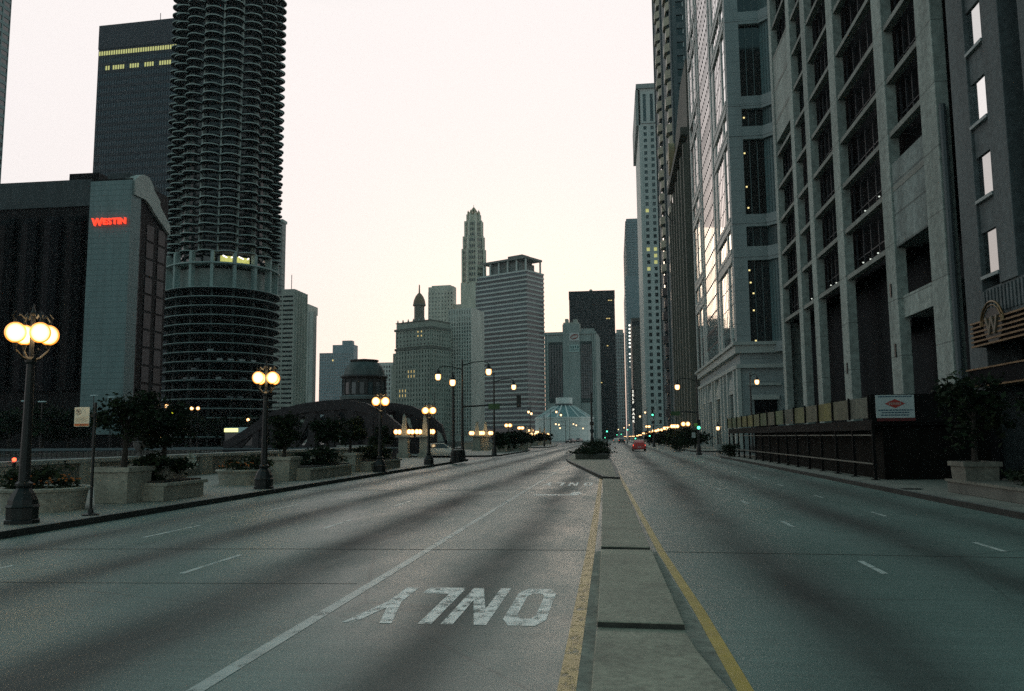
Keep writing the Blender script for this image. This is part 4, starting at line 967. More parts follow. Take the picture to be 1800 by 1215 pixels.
# --- dark hotel front at the building-side edge
Hm = empty('dark_stone_front', (X0, 30, 0), 0, 'dark stone building front with narrow bright windows and a brass marquee', 'building')
st = mat('dark_stone', (0.075,0.092,0.095), 0.75, 0.25, 0.4, fine=4)
MB().box(1.4, 30, -22, 9.6, 0, 62).build('core', BLK, Hm)
MB().box(0, 1.4, 36.55-30, 38.25-30, 0, 62).build('pier', st, Hm, bevel=0.03)
MB().box(0, 1.4, 33.45-30, 34.95-30, 8.0, 62).build('pier', st, Hm, bevel=0.03)
MB().box(0, 1.4, 29.6-30, 31.9-30, 8.0, 62).build('pier', st, Hm)
MB().box(0, 1.4, -22, 28.0-30, 8.0, 62).build('pier', st, Hm)
wz = [8.55+3.28*k for k in range(16)]
for k, z in enumerate(wz):
    MB().box(0.12, 1.4, 34.95-30, 36.55-30, z+1.85, z+3.28).build('spandrel', st, Hm)
    MB().box(0.20, 0.28, 34.95-30, 36.55-30, z, z+1.85).build('window', GLM, Hm)
    MB().box(-0.04, 0.11, 34.95-30, 36.55-30, z-0.14, z-0.001).build('window_sill', gr, Hm)
    MB().box(0.75, 1.4, 31.9-30, 33.45-30, z+1.9, z+3.0).build('spandrel', st, Hm)
    MB().box(1.1, 1.2, 31.9-30, 33.45-30, z, z+1.9).build('window', GL, Hm)
fl_ = MB().box(0.08, 1.4, -22, 36.55-30, 6.3, 8.0)
for i in range(60): fl_.box(0.0, 0.08, 36.4-30-i*0.3, 36.55-30-i*0.3, 6.9, 7.9)
fl_.build('fluted_frieze', st, Hm)
br = mat('brass', (0.16,0.11,0.055), 0.35, 0.3, 2, metal=0.8)
br.node_tree.nodes['Principled BSDF'].inputs['Roughness'].default_value = 0.4
za, ya = 5.55, 36.5
MB().box(-0.5, 0.05, 26-30, ya-30, za, za+1.0).build('marquee', BLK, Hm)
for k in range(6): MB().box(-0.62, -0.5, 26-30, ya-30, za+k*0.19-0.02, za+k*0.19+0.05).build('marquee_bar', br, Hm)
ac = 34.45-30
am_ = MB()
for r_, t_ in ((0.98,0.05),(0.82,0.03)): am_.tube([(-0.62, ac+r_*math.cos(a), za+0.75+r_*math.sin(a)*0.9) for a in [PI*i/14 for i in range(15)]], t_, 6)
am_.build('emblem_arch', br, Hm)
MB().add([(-0.6, ac+0.8*math.cos(2*PI*i/20), za+0.68+0.72*math.sin(2*PI*i/20)) for i in range(20)]+[(-0.4, ac+0.8*math.cos(2*PI*i/20), za+0.68+0.72*math.sin(2*PI*i/20)) for i in range(20)], [tuple(range(20))]+[(i,(i+1)%20,20+(i+1)%20,20+i) for i in range(20)]).build('emblem_disc', mat('emblem_dark', (0.03,0.03,0.028), 0.5, 0.2, 2), Hm)
tm = text_mb('W', 1.0, 0.03, 0.02, 'CENTER'); xf(tm, lambda x, y, z: (-0.64-z, ac-x, za+0.35+y)); tm.build('emblem_letter', mat('emblem_brass', (0.12,0.10,0.07), 0.5, 0.2, 2), Hm)
for z in (4.55, 3.85): MB().box(-0.9, 0.0, 20-30, 36.5-30, z, z+0.06).build('canopy_edge', br, Hm)
MB().box(-0.85, 1.3, 20-30, 36.45-30, 3.92, 4.54).build('canopy', BLK, Hm)
# ------------------------------------------------------------------ plants
def crown_mb(c, rx, ry, rz, n, size, seed=1, clumps=16, mb=None):
    r = random.Random(seed); mb = mb or MB(); cl = []
    while len(cl) < clumps:
        p = Vector((r.uniform(-1,1), r.uniform(-1,1), r.uniform(-1,1)))
        if 0.15 < p.length < 0.95: cl.append((p, r.uniform(0.22, 0.42)))
    for i in range(n):
        p, s = r.choice(cl); q = p+Vector((r.gauss(0,1), r.gauss(0,1), r.gauss(0,1)))*s*0.55
        P = Vector((c[0]+q.x*rx, c[1]+q.y*ry, c[2]+q.z*rz))
        a = Vector((r.gauss(0,1), r.gauss(0,1), r.gauss(0,0.6))).normalized(); b = a.cross(Vector((r.gauss(0,1), r.gauss(0,1), r.gauss(0,1)))).normalized()
        k = size*r.uniform(0.6, 1.3)
        mb.add([P-a*k, P+b*k*0.5, P+a*k, P-b*k*0.5], [(0,1,2,3)])
    return mb
def small_tree(loc, h, rx, rz, label, group, seed, n=1700, leaf=0.13, trunk=0.07, name='tree'):
    t = empty(name, loc, 0, label, 'tree', group); r = random.Random(seed)
    mb = MB(); mb.tube([(0,0,-0.02),(0.03,0.02,h*0.35),(0.05,-0.03,h*0.62)], [trunk*1.5,trunk,trunk*0.8], 7)
    for i in range(6):
        a = i*PI/3+r.uniform(-.3,.3); q = rx*r.uniform(0.4,0.75)
        mb.tube([(0.05,-0.03,h*r.uniform(.45,.6)),(math.cos(a)*q*0.5,math.sin(a)*q*0.5,h*0.75),(math.cos(a)*q,math.sin(a)*q,h*r.uniform(.8,.95))], [trunk*0.55,trunk*0.35,trunk*0.12], 5)
    mb.build('trunk', BARK, t)
    crown_mb((0.04,0,h-rz*0.9), rx, rx, rz, n, leaf, seed).build('crown', LEAF, t)
    return t

# ------------------------------------------------------------------ globe street lamps
def make_lamp():
    t = empty('street_lamp', (0,0,0))
    MB().lathe([(0.37,0),(0.37,0.08),(0.34,0.1),(0.34,0.34),(0.37,0.37),(0.33,0.42),(0.31,0.52),(0.24,0.66),(0.15,0.78),(0.19,0.83),(0.19,0.88),(0.12,0.93)], n=10).build('base', IRON, t)
    p = MB(); prof = []
    p.lathe([(0.125,0.9),(0.105,2.2),(0.085,3.55),(0.12,3.6),(0.12,3.66),(0.08,3.72)], n=12); p.build('post', IRON, t)
    c = MB()
    for i in range(4):
        a = PI/4+i*PI/2; q = (math.cos(a), math.sin(a))
        c.tube([(0,0,3.62),(q[0]*.2,q[1]*.2,3.70),(q[0]*.36,q[1]*.36,3.86),(q[0]*.37,q[1]*.37,4.02)], [0.04,0.035,0.03,0.06], 6)
        c.tube([(q[0]*.37,q[1]*.37,4.46),(q[0]*.40,q[1]*.40,4.56),(q[0]*.30,q[1]*.30,4.68),(q[0]*.18,q[1]*.18,4.60),(q[0]*.12,q[1]*.12,4.72)], [0.05,0.03,0.028,0.025,0.02], 6)
        c.tube([(q[0]*.37,q[1]*.37,4.5),(q[0]*.46,q[1]*.46,4.64),(q[0]*.38,q[1]*.38,4.74)], [0.03,0.025,0.012], 5)
    c.tube([(0,0,3.7),(0,0,4.72),(0,0,4.95)], [0.05,0.05,0.01], 6); c.ball((0,0,4.72), 0.07, 0.07, 0.07, 8, 6)
    c.build('scroll_bracket', IRON, t)
    for i in range(4):
        a = PI/4+i*PI/2
        o = MB().ball((0,0,0), 0.225, 0.225, 0.24, 16, 12).build('globe', GLOBE, t, smooth=True); o.location = (0.37*math.cos(a), 0.37*math.sin(a), 4.25)
    return t
lamp0 = make_lamp(); used = [False]
def lamp(P, label, group, z0=0.15, rz=0.0):
    t = lamp0 if not used[0] else clone(lamp0); used[0] = True
    t.location = (P.x, P.y, z0); s = (P.z-z0)/4.25; k_ = 1.35 if P.y > 100 else 1.0; t.scale = (k_, k_, s); t.rotation_euler = (0,0,rz)  # far lamps enlarged, their size standing in for glow around the globes
    for ch in t.children:
        if ch.name.startswith('globe'): ch.scale = (1, 1, min(1.8, k_/s))
    tag(t, label, 'street lamp', group); return t
lab = ['black globe street lamp next to the no-parking sign, largest in the photo', 'black globe street lamp standing between the first and second planter groups',
       'black globe street lamp between the second and third planter groups', 'black globe street lamp at the end of the third planter group']
for (px, py, X), lb in zip(((57,587,-13.45),(468,665,-13.2),(669,706,-13.0),(754,722,-12.95)), lab): lamp(AX(px, py, X), lb, 'globe lamps along the river side kerb', rz=0.3)
ordn = ['first', 'second', 'third', 'fourth', 'fifth', 'sixth', 'seventh', 'eighth', 'ninth']
for i, (px, py, Y) in enumerate(((893.5,748,150),(915.5,752.5,178),(932.5,757,215),(945,759.5,245),(974,765,420),(981,766.5,450),(989,768,480),(997,768,500),(1006,768.5,520))):
    lamp(AY(px, py, Y), 'small globe street lamp on the bend beyond the bridge, %s from the crossing' % ordn[i], 'globe lamps on the far bend', z0=0.0 if i > 3 else 0.15, rz=i*.4)
kord = ['first','second','third','fourth','seventh','eighth','tenth','twelfth','thirteenth and last','fifth','sixth','ninth','eleventh']
for i, (px, py, Y) in enumerate(((1205,745.5,128),(1186,749.5,148),(1172,753,168),(1160,756,190),(1139,750,250),(1133,762,275),(1125,765,320),(1113,767,390),(1099,767.5,520),(1151,757.5,212),(1145,760,236),(1119,766.3,350),(1107,767.3,450))):
    lamp(AY(px, py, Y), 'small globe street lamp on the building side kerb, %s beyond the side street' % kord[i], 'globe lamps along the building side kerb', rz=i*.5)
for i, (px, py) in enumerate(((293,714),(337,718),(348,718),(436,738))):
    P = AX(px, py, -96.2); t = empty('quay_lamp', (P.x, P.y, 0), 0, ['round lit lamp beside the yellow banner across the river','round lit lamp across the river above the tree crown, first of a pair','round lit lamp across the river above the tree crown, second of a pair','round lit lamp across the river above the white bus'][i], 'street lamp', 'lamps on the far river quay')
    MB().tube([(0,0,0),(0,0,P.z-0.4)], 0.09, 6).build('post', IRON, t); o = MB().ball((0,0,0), 0.42, 0.42, 0.42, 12, 8).build('globe', GLOBE2, t, smooth=True); o.location = (0,0,P.z)
P = AX(285, 768, -60); t = empty('river_light', (P.x, P.y, -5.4), 0, 'low lit lamp on a post over the river below the yellow banner', 'lamp')
MB().tube([(0,0,0),(0,0,P.z+5.4-0.2)], 0.08, 6).build('post', IRON, t); o = MB().ball((0,0,0), 0.22, 0.22, 0.22, 12, 8).build('globe', GLOBE2, t, smooth=True); o.location = (0,0,P.z+5.4)
P = AX(25, 808, -21.9); t = empty('red_beacon', (P.x, P.y, P.z-0.25), 0, 'small red warning lamp on top of the river wall', 'lamp')
MB().lathe([(0.06,-0.2),(0.06,0.15)], n=8).build('stem', IRON, t); o = MB().ball((0,0,0.25), 0.07, 0.07, 0.07, 10, 8).build('lens', REDL, t, smooth=True)
for i, (px, py) in enumerate(((45,706),(74,707),(165,696),(196,699))):
    P = AX(px, py, -96.2); t = empty('quay_light', (P.x, P.y, 0), 0, 'pale shoe-box light on a tall post before the dark hotel, %s of four' % ordn[i], 'street lamp', 'tall posts before the hotel')
    MB().tube([(0,0,0),(0,0,P.z)], 0.08, 6).build('post', IRON, t); MB().box(-0.6, 0.6, -0.25, 0.25, P.z, P.z+0.18).build('head', mat('shoebox_pale', (0.5,0.62,0.62), 0.4, 0.1, 1) if i == 0 else bpy.data.materials['shoebox_pale'], t)
a = AX(300.5, 720, -96); c = AX(308.5, 742, -96)
t = empty('banner_sign', (-96, (a.y+c.y)/2, 0), 0, 'tall narrow glowing yellow banner across the river before the round tower', 'sign')
MB().tube([(0,0,0),(0,0,a.z)], 0.1, 6).build('post', IRON, t); MB().box(0.15, 0.3, -(c.y-a.y)/2, (c.y-a.y)/2, c.z, a.z).build('panel', YLIT, t)

# ------------------------------------------------------------------ tall masts with pendants and traffic signals
def pendant(P, root, loc, r=0.24):
    # lantern hung at P (world), parts placed relative to the mast root
    p = P-loc
    MB().lathe([(0.05,0.62),(0.09,0.5),(0.11,0.42),(0.21,0.30),(0.23,0.17)], (p.x,p.y,p.z), 10).build('lantern_cap', IRON, root)
    o = MB().lathe2([(0.55,-0.95),(0.9,-0.6),(1,-0.1),(0.95,0.4),(0.75,0.75)], (0,0,0), r, r, r*1.25, 12).build('lantern', GLOBE2, root, smooth=True); o.location = p
def mast(px, base_y, top_y, label, lamps=(), arms=(), r=0.11, base_z=0.15, Y=None, cat='lamp post', signals=(), signs=(), short=0.5):
    g_ = G(px, base_y, base_z) if Y is None else AY(px, base_y, Y); loc = Vector((g_.x, g_.y, base_z))
    t = empty('mast', loc, 0, label, cat)
    top = AY(px, top_y, loc.y).z-base_z
    MB().lathe([(r*2.6,0),(r*2.6,0.15),(r*2.1,0.25),(r*1.9,0.7),(r*1.2,0.95),(r,1.1),(r*0.6,top)], n=10).build('pole', IRON, t)
    for lx, ly in lamps:
        P = AY(lx, ly, loc.y); p = P-loc; tp = p.z+0.62
        k = MB().tube([(0,0,min(tp-0.1, top-0.15)),(p.x*0.4,p.y*0.4,tp+0.12),(p.x*0.8,p.y*0.8,tp+0.2),(p.x,p.y,tp)], [0.05,0.04,0.035,0.03], 6); k.build('lamp_arm', IRON, t); pendant(P, t, loc)
    for ax_, ay_ in arms:
        P = AY(ax_, ay_, loc.y)-loc; MB().tube([(0,0,P.z-0.1),(P.x*0.5,P.y,P.z),(P.x,P.y,P.z)], [0.075,0.06,0.045], 8).build('signal_arm', IRON, t)
    for sx, sy, on in signals:
        P = AY(sx, sy, loc.y)-loc
        hs = MB().box(P.x-0.17, P.x+0.17, P.y-0.12, P.y+0.12, P.z-0.2, P.z+0.78); hs.build('signal_head', IRON, t, bevel=0.02)
        if on: 
            o = MB().lathe2([(0.4,-0.9),(0.85,-0.5),(1,0)], (0,0,0), 0.15, 0.15, 0.08, 14).build('green_lens', GREEN, t, smooth=True); o.rotation_euler = (PI/2, 0, 0); o.rotation_euler = (-PI/2, 0, 0); o.location = (P.x, P.y-0.135, P.z)
            o.rotation_euler = (PI/2, 0, 0)
    for sx, sy, w_, h_, m_ in signs:
        P = AY(sx, sy, loc.y)-loc; MB().box(P.x-w_/2, P.x+w_/2, P.y-0.17, P.y-0.14, P.z-h_/2, P.z+h_/2).build('sign_plate', m_, t)
    return t
gsign = mat('street_sign_green', (0.05,0.10,0.035), 0.6, 0.15, 2); wsign = mat('sign_plate_white', (0.4,0.42,0.40), 0.6, 0.15, 2); csign = mat('crossing_sign_green', (0.30,0.5,0.10), 0.6, 0.1, 2)
mast(797, 812, 660, 'tall black lamp post with one pendant directly behind the litter bin', [(795.5,672)])
mast(813, 811, 632, 'tallest black mast carrying a long signal arm at the bridge crossing', [(770,662),(859,653)], [(914,711.5)], 0.12, signals=[(912,712,False)], signs=[(869,715,0.9,0.45,gsign)])
mast(869, 802, 655, 'black lamp post with one pendant on the far side of the bridge crossing', [(903,680)])
mast(764, 800, 690, 'thin dark lamp post behind the fourth globe lamp', (), r=0.07)
mast(1229, 800, 660, 'black signal mast with a green light at the side street corner', [(1190.5,680)], [(1179,724)], signals=[(1228,752,True)], signs=[(1219,765,0.35,0.5,wsign),(1223,747,0.3,0.3,csign),(1187,727,0.9,0.4,gsign)])
mast(1150, 796, 716, 'signal post with a green light high beside the red car lane', signals=[(1147,729.5,True)], signs=[(1146,738,0.6,0.35,wsign),(1157,741,0.4,0.5,wsign)], Y=140)
mast(1324, 800, 655, 'black lamp post with one pendant before the granite tower corner', [(1330.5,671)], Y=88)
mast(1263, 800, 746, 'short lamp post with one pendant beside the side street kerb', [(1262,752.5)], Y=112, r=0.08)
for i, (px, top, lamps_, Y) in enumerate(((932.5,712,[(929,724),(934,727)],170),(957,728,[],160),(968,720,[(978,724),(986,729.5)],200),(995,738,[(977,745.5),(982.5,746.5),(984.5,752.5)],260),(1002,735,[(1008,745.5),(1013,747.5),(1025,753)],290),(1139,716,[(1134,725),(1125,732)],230),(1106,735,[(1087,755),(1106,747),(1097,752)],380))):
    mast(px, 790, top, 'distant dark mast down the street, %s' % ['with two pendants before the striped block','bare and standing at the hall corner','with two pendants before the white hall roof','with three pendants before the white hall wall','with three spread pendants beside the median post','with two pendants beside the green signal','with three small pendants near the vertical lit sign'][i], lamps_, Y=Y, base_z=0.0, r=0.10)
for i, (px, py, Y) in enumerate(((1067,758.5,170),(1063.5,769.5,300),(1084.5,764.5,330),(1092,763.5,350),(1103,755.5,230),(1117,771,210),(1142,766.5,180))):
    mast(px, 790, py-7, 'distant green traffic signal, %s' % ['brightest one beside the median island post','lowest one beside the median','between the median post and the lit sign','just below the vertical lit sign','high over the far lamp row','low beside the red car','low behind the row of kerb trees'][i], Y=Y, base_z=0.0, r=0.06, cat='traffic signal', signals=[(px, py, True)])
# thick dark post on the median
g_ = G(1041, 790, 0.15); t = empty('median_post', (g_.x, g_.y, 0.15), 0, 'thick dark tapering post rising from the median shrubs', 'post')
zt_ = AY(1039.5, 690, g_.y).z-0.15
MB().lathe([(0.34,0),(0.34,0.5),(0.26,0.6),(0.24,1.6),(0.17,1.8),(0.15,zt_*0.6),(0.10,zt_)], n=10).build('pole', IRON, t)
MB().lathe([(0.28,zt_*0.42),(0.30,zt_*0.45),(0.28,zt_*0.48)], n=10).build('collar', IRON, t)
MB().lathe2([(0.6,-1),(1,0),(0.6,1)], (0.0,-0.2,zt_*0.32), 0.3, 0.08, 0.3, 10).build('medallion', DARKM, t)
g_ = G(1068, 799, 0.0); t = empty('sign_post', (g_.x, g_.y, 0.0), 0, 'thin dark sign post seen edge on beside the median hedge', 'sign post')
MB().tube([(0,0,0),(0,0,2.1)], 0.05, 6).build('post', IRON, t); MB().box(-0.12, 0.12, -0.05, -0.02, 1.7, 2.2).build('plate', DARKM, t)

# ------------------------------------------------------------------ river wall, planters, sidewalk things
t = empty('river_wall', (-22.3, 0, 0), 0, 'long stone river wall with a pale coping edge behind the sidewalk planters', 'wall')
wl = mat('river_wall_stone', (0.17,0.165,0.14), 0.8, 0.3, 0.8, fine=6)
MB().box(-0.3, 0.25, -60, 76, 0.1, 1.08).build('wall', wl, t)
MB().box(-0.42, 0.38, -60, 76.1, 1.082, 1.27).build('coping', mat('coping_stone', (0.30,0.30,0.27), 0.6, 0.2, 1), t, bevel=0.03)
MB().box(0.25, 0.34, -60, 76, 0.1, 0.36).build('plinth', wl, t)
for i in range(22): MB().box(0.25, 0.42, -28+i*5, -26.9+i*5, 0.12, 1.07).build('pilaster', STONE if i == 0 else STONE, t)
a, c = G(30, 780, -0.6), G(482, 799, -0.6)
t = empty('quay_rail', (c.x, c.y, -5.5), 0, 'long pale rail of a floating dock running slantwise across the river', 'rail'); d_ = a-c
MB().tube([(0,0,4.9),(d_.x*0.5,d_.y*0.5,4.9),(d_.x,d_.y,4.9)], 0.05, 6).build('handrail', mat('rail_pale', (0.35,0.42,0.44), 0.5, 0.1, 1), t)
for i in range(13): MB().tube([(d_.x*i/12,d_.y*i/12,3.6),(d_.x*i/12,d_.y*i/12,4.88)], 0.04, 5).build('post', DARKM, t)
MB().add([(0,0,3.3),(d_.x,d_.y,3.3),(d_.x-3,d_.y-1,3.3),(-3,-1,3.3),(0,0,3.6),(d_.x,d_.y,3.6),(d_.x-3,d_.y-1,3.6),(-3,-1,3.6)], [(0,1,2,3),(4,5,6,7),(0,1,5,4),(1,2,6,5),(2,3,7,6),(3,0,4,7)]).build('deck', DARKM, t)

def box_planter(loc, w, d, h, label, group, STONE=STONE):
    t = empty('box_planter', loc, 0, label, 'planter', group); a, b = w/2, d/2
    m_ = MB(); m_.prism([(-a*.92,-b*.92),(a*.92,-b*.92),(a*.92,b*.92),(-a*.92,b*.92)], 0, h-0.14, [(-a,-b),(a,-b),(a,b),(-a,b)]); m_.build('body', STONE, t, bevel=0.015)
    MB().box(-a-0.06, a+0.06, -b-0.06, -b+0.12, h-0.139, h).box(-a-0.06, a+0.06, b-0.12, b+0.06, h-0.139, h).box(-a-0.06, -a+0.12, -b+0.121, b-0.121, h-0.139, h).box(a-0.12, a+0.06, -b+0.121, b-0.121, h-0.139, h).build('rim', STONE, t)
    MB().box(-a+0.12, a-0.12, -b+0.12, b-0.12, h-0.135, h-0.06).build('soil', BARK, t); return t
def bowl_planter(loc, r, h, label, group, seed):
    t = empty('bowl_planter', loc, 0, label, 'planter', group)
    MB().lathe([(r*0.86,0),(r*0.9,h*0.5),(r*0.93,h-0.12),(r,h-0.1),(r*1.02,h-0.03),(r*0.98,h),(r*0.88,h-0.02),(r*0.88,h-0.1)], n=28).build('bowl', STONE, t, smooth=True)
    crown_mb((0,0,h+0.16), r*0.85, r*0.85, 0.34, 900, 0.09, seed).build('foliage', LEAF2, t)
    fl = MB(); rr = random.Random(seed+5)
    for i in range(60):
        a = rr.uniform(0, 2*PI); q = r*math.sqrt(rr.random())*0.92; z = h+0.12+rr.uniform(0,0.28)*(1-q/r*0.5)
        fl.ball((q*math.cos(a), q*math.sin(a), z), 0.035, 0.035, 0.025, 5, 4)
    fl.build('flowers', FLOW, t); return t
def hedge(loc, sx, sy, sz, label, group, seed, n=1400):
    t = empty('shrub', loc, 0, label, 'shrub', group); r = random.Random(seed); mb = MB()
    crown_mb((0,0,sz*0.55), sx*0.62, sy*0.55, sz*0.6, n, 0.10, seed, 22).build('foliage', LEAF2, t); return t
grp = [('first', G(150, 897, .15), G(404, 872, .15)), ('second', G(521, 851, .15), G(628, 845, .15)), ('third', G(668, 833, .15), G(744, 826, .15))]
nm = {'first': 'beside the no-parking sign', 'second': 'between the second and third globe lamps', 'third': 'before the fourth globe lamp'}
nm = {'first': 'in the group by the no-parking sign', 'second': 'in the group past the second globe lamp', 'third': 'in the group by the fourth globe lamp'}
tops = {'first': ((178,700,3.3,1.35),(338,722,3.0,1.25)), 'second': ((528,750,2.8,1.1),(592,752,2.8,1.05)), 'third': ((712,757,2.9,1.0),(735,768,2.6,0.8))}
for gi, (nn, A, Z) in enumerate(grp):
    Ln = {'first': 5.6, 'second': 9.0, 'third': 9.5}[nn]; w_ = nm[nn]
    xa = -14.75; ya = A.y+0.1
    bowl_planter((xa-0.7, ya, 0.15), 1.15, 0.62, 'round stone bowl of orange flowers %s' % w_, 'bowl planters', 31+gi)
    y1 = ya+2.3; y2 = ya+Ln
    low = empty('low_planter', (xa+0.45, (y1+y2)/2, 0.15), 0, 'long low ledged stone planter %s' % w_, 'planter', 'low planters'); h2 = (y2-y1)/2
    MB().box(-0.62, 0.62, -h2+0.6, h2-0.2, 0, 0.44).build('body', STONE, low, bevel=0.02); MB().box(-0.70, 0.72, -h2+0.62, h2-0.1, 0.441, 0.55).build('ledge', STONE, low, bevel=0.02)
    MB().box(-0.56, 0.56, -h2+0.75, h2-0.3, 0.551, 0.60).build('soil', BARK, low)
    box_planter((xa-0.1, y1+0.35, 0.15), 1.1, 1.3, 1.06, 'nearer tall square stone planter %s' % w_, 'square planters')
    box_planter((xa-0.15, y2-0.75, 0.15+0.001), 1.2, 1.3, 1.08, 'farther tall square stone planter %s' % w_, 'square planters')
    hedge((xa+0.25, (y1+y2)/2-0.1, 0.72), 1.3, max(1.6, y2-y1-2.6), 0.75, 'dark bushy shrubs filling the low planter %s' % w_, 'low planter shrubs', 50+gi, 1900)
    for q, (yy, (px, py, hh, rr_)) in enumerate(zip((y1+0.35, y2-0.75), tops[nn])):
        small_tree((xa-0.1, yy, 1.12), hh-1.0, rr_*0.82, 0.68, 'dark leafy tree, %s one %s' % ('nearer' if q == 0 else 'farther', w_), 'planter trees', 70+gi*2+q, 2600, 0.085)
# plastic bag snagged on a trunk
P = AX(335, 812, -14.6); bb = crown_mb((0,0,0), 0.14, 0.14, 0.26, 60, 0.12, 5, 6).build('plastic_bag', mat('plastic_pale', (0.50,0.52,0.44), 0.4, 0.2, 6)); bb.location = P; tag(bb, 'crumpled pale plastic bag caught on the farther tree by the no-parking sign', 'plastic bag')
# large urn on the wall
P = AX(245, 800, -22.1); t = empty('urn', (P.x, P.y, 1.27), 0, 'stone urn standing on the river wall behind the first planters', 'urn')
MB().lathe([(0.16,0),(0.14,0.06),(0.07,0.12),(0.07,0.2),(0.22,0.34),(0.30,0.52),(0.29,0.62),(0.34,0.68),(0.30,0.7)], n=16).build('bowl', mat('urn_stone', (0.10,0.085,0.08), 0.8, 0.2, 2), t, smooth=True)
# no-parking sign
P = G(159, 906, .15); q = AY(147, 733, P.y)
t = empty('parking_sign', (P.x, P.y, 0.15), 0, 'cream no-parking sign with an orange foot band on a slim post', 'sign')
zt_ = q.z-0.15
MB().tube([(0,0,0),(0,0,zt_+0.36)], 0.035, 8).build('post', IRON, t); MB().lathe([(0.2,0),(0.2,0.03),(0.07,0.06),(0.06,0.16)], n=10).build('base_plate', IRON, t)
cx = q.x-P.x; hw, hh = 0.205, 0.245
pn = MB().box(cx-hw, cx+hw, -0.075, -0.055, zt_-hh, zt_+hh).build('panel', mat('sign_lamplit', (0.72,0.66,0.52), 0.5, 0.04, 4), t, bevel=0.008)  # panel tinted cream, the street lamp's warm light put into its colour
MB().box(cx-0.02, 0.03, -0.055, 0.03, zt_+0.0, zt_+0.06).build('bracket', IRON, t)
ink = mat('sign_ink', (0.10,0.06,0.04), 0.6, 0.1, 1); org = mat('sign_orange', (0.50,0.14,0.04), 0.6, 0.1, 2)
mb = MB(); c_ = (cx-hw*0.45, zt_+hh*0.50); n_ = 28
for i in range(n_):
    a0, a1 = 2*PI*i/n_, 2*PI*(i+1)/n_
    mb.add([(c_[0]+r_*math.cos(a), -0.0765, c_[1]+r_*math.sin(a)) for a, r_ in ((a0,0.075),(a1,0.075),(a1,0.061),(a0,0.061))], [(0,1,2,3)])
mb.add([(c_[0]-0.055, -0.077, c_[1]+0.045),(c_[0]-0.045, -0.077, c_[1]+0.055),(c_[0]+0.055, -0.077, c_[1]-0.045),(c_[0]+0.045, -0.077, c_[1]-0.055)], [(0,1,2,3)])
tm = text_mb('P', 0.11, 0.0, 0.004, 'CENTER'); mb.add([(c_[0]+x, -0.0775, c_[1]-0.04+y) for x, y, z in tm.v], tm.f)
mb.build('no_parking_symbol', ink, pn)
mb = MB()
for k, (x0_, x1_) in enumerate(((-.1,.85),(-.8,.85),(-.8,.6),(-.8,.85),(-.8,.7))): mb.box(cx+hw*x0_, cx+hw*x1_, -0.0765, -0.0755, zt_-0.01-k*0.03, zt_+0.0-k*0.03)
mb.build('small_print', mat('sign_print', (0.42,0.30,0.18), 0.6, 0.1, 1), pn)
mb = MB().box(cx-hw*0.92, cx+hw*0.98, -0.0765, -0.0755, zt_-hh*0.94, zt_-hh*0.70); mb.build('foot_band', org, pn)
mb = MB().add([(cx-0.05,-0.078,zt_-hh*0.82),(cx,-0.078,zt_-hh*0.74),(cx,-0.078,zt_-hh*0.90),(cx+0.12,-0.078,zt_-hh*0.80),(cx+0.12,-0.078,zt_-hh*0.84),(cx,-0.078,zt_-hh*0.84),(cx,-0.078,zt_-hh*0.80)], [(0,2,1),(6,5,4,3)]); mb.build('arrow', ink, pn)
# litter bin
g_ = G(805, 813, .15); t = empty('litter_bin', (g_.x, g_.y, 0.15), 0, 'dark round litter bin with vertical slats at the sidewalk corner', 'litter bin')
mb = MB()
for i in range(24):
    a = 2*PI*i/24; mb.lathe([(0.02,0.06),(0.022,0.9)], (0.33*math.cos(a), 0.33*math.sin(a), 0), 5)
mb.build('slats', IRON, t); MB().lathe([(0.30,0.0),(0.31,0.88)], n=20).build('liner', DARKM, t)
MB().lathe([(0.36,0.88),(0.37,0.94),(0.30,0.99),(0.22,1.0)], n=20).build('rim', mat('bin_rim', (0.10,0.10,0.095), 0.4, 0.2, 2), t)
g_ = G(640, 824, .15); t = empty('barricade', (g_.x-0.4, g_.y, 0.15), 0, 'small dark barricade with two orange flasher lamps between the planters', 'barricade')
MB().box(-0.45, 0.45, -0.03, 0.03, 0.45, 0.7).build('board', mat('barricade_board', (0.16,0.06,0.025), 0.6, 0.2, 2), t)
for x in (-0.4, 0.4): MB().tube([(x,-0.3,0),(x,0,0.8),(x,0.3,0)], 0.025, 5).build('leg', IRON, t)
for x in (-0.28, 0.25):
    o = MB().ball((0,0,0), 0.09, 0.09, 0.10, 10, 7).build('flasher', emit('flasher_orange', (1.0,0.55,0.2), 4) if 'flasher_orange' not in bpy.data.materials else bpy.data.materials['flasher_orange'], t, smooth=True); o.location = (x, -0.06, 0.85)
# pale balustrade by the bridge
a, c = AY(596, 783, 76.6), AY(652, 783, 76.6)
t = empty('balustrade', ((a.x+c.x)/2, 76.6, 0), 0, 'short pale stone balustrade beside the bridge approach', 'balustrade'); hw = (c.x-a.x)/2+0.2; zr = a.z
MB().box(-hw, hw, -0.16, 0.16, zr-0.14, zr).build('rail', coping := bpy.data.materials['coping_stone'], t); MB().box(-hw, hw, -0.16, 0.16, 0, 0.45).build('plinth', coping, t)
for i in range(12):
    x = -hw+0.2+i*(2*hw-0.4)/11; MB().lathe([(0.09,0.45),(0.06,0.5),(0.11,0.7),(0.05,zr-0.3),(0.08,zr-0.14)], (x,0,0), 8).build('baluster', coping, t)

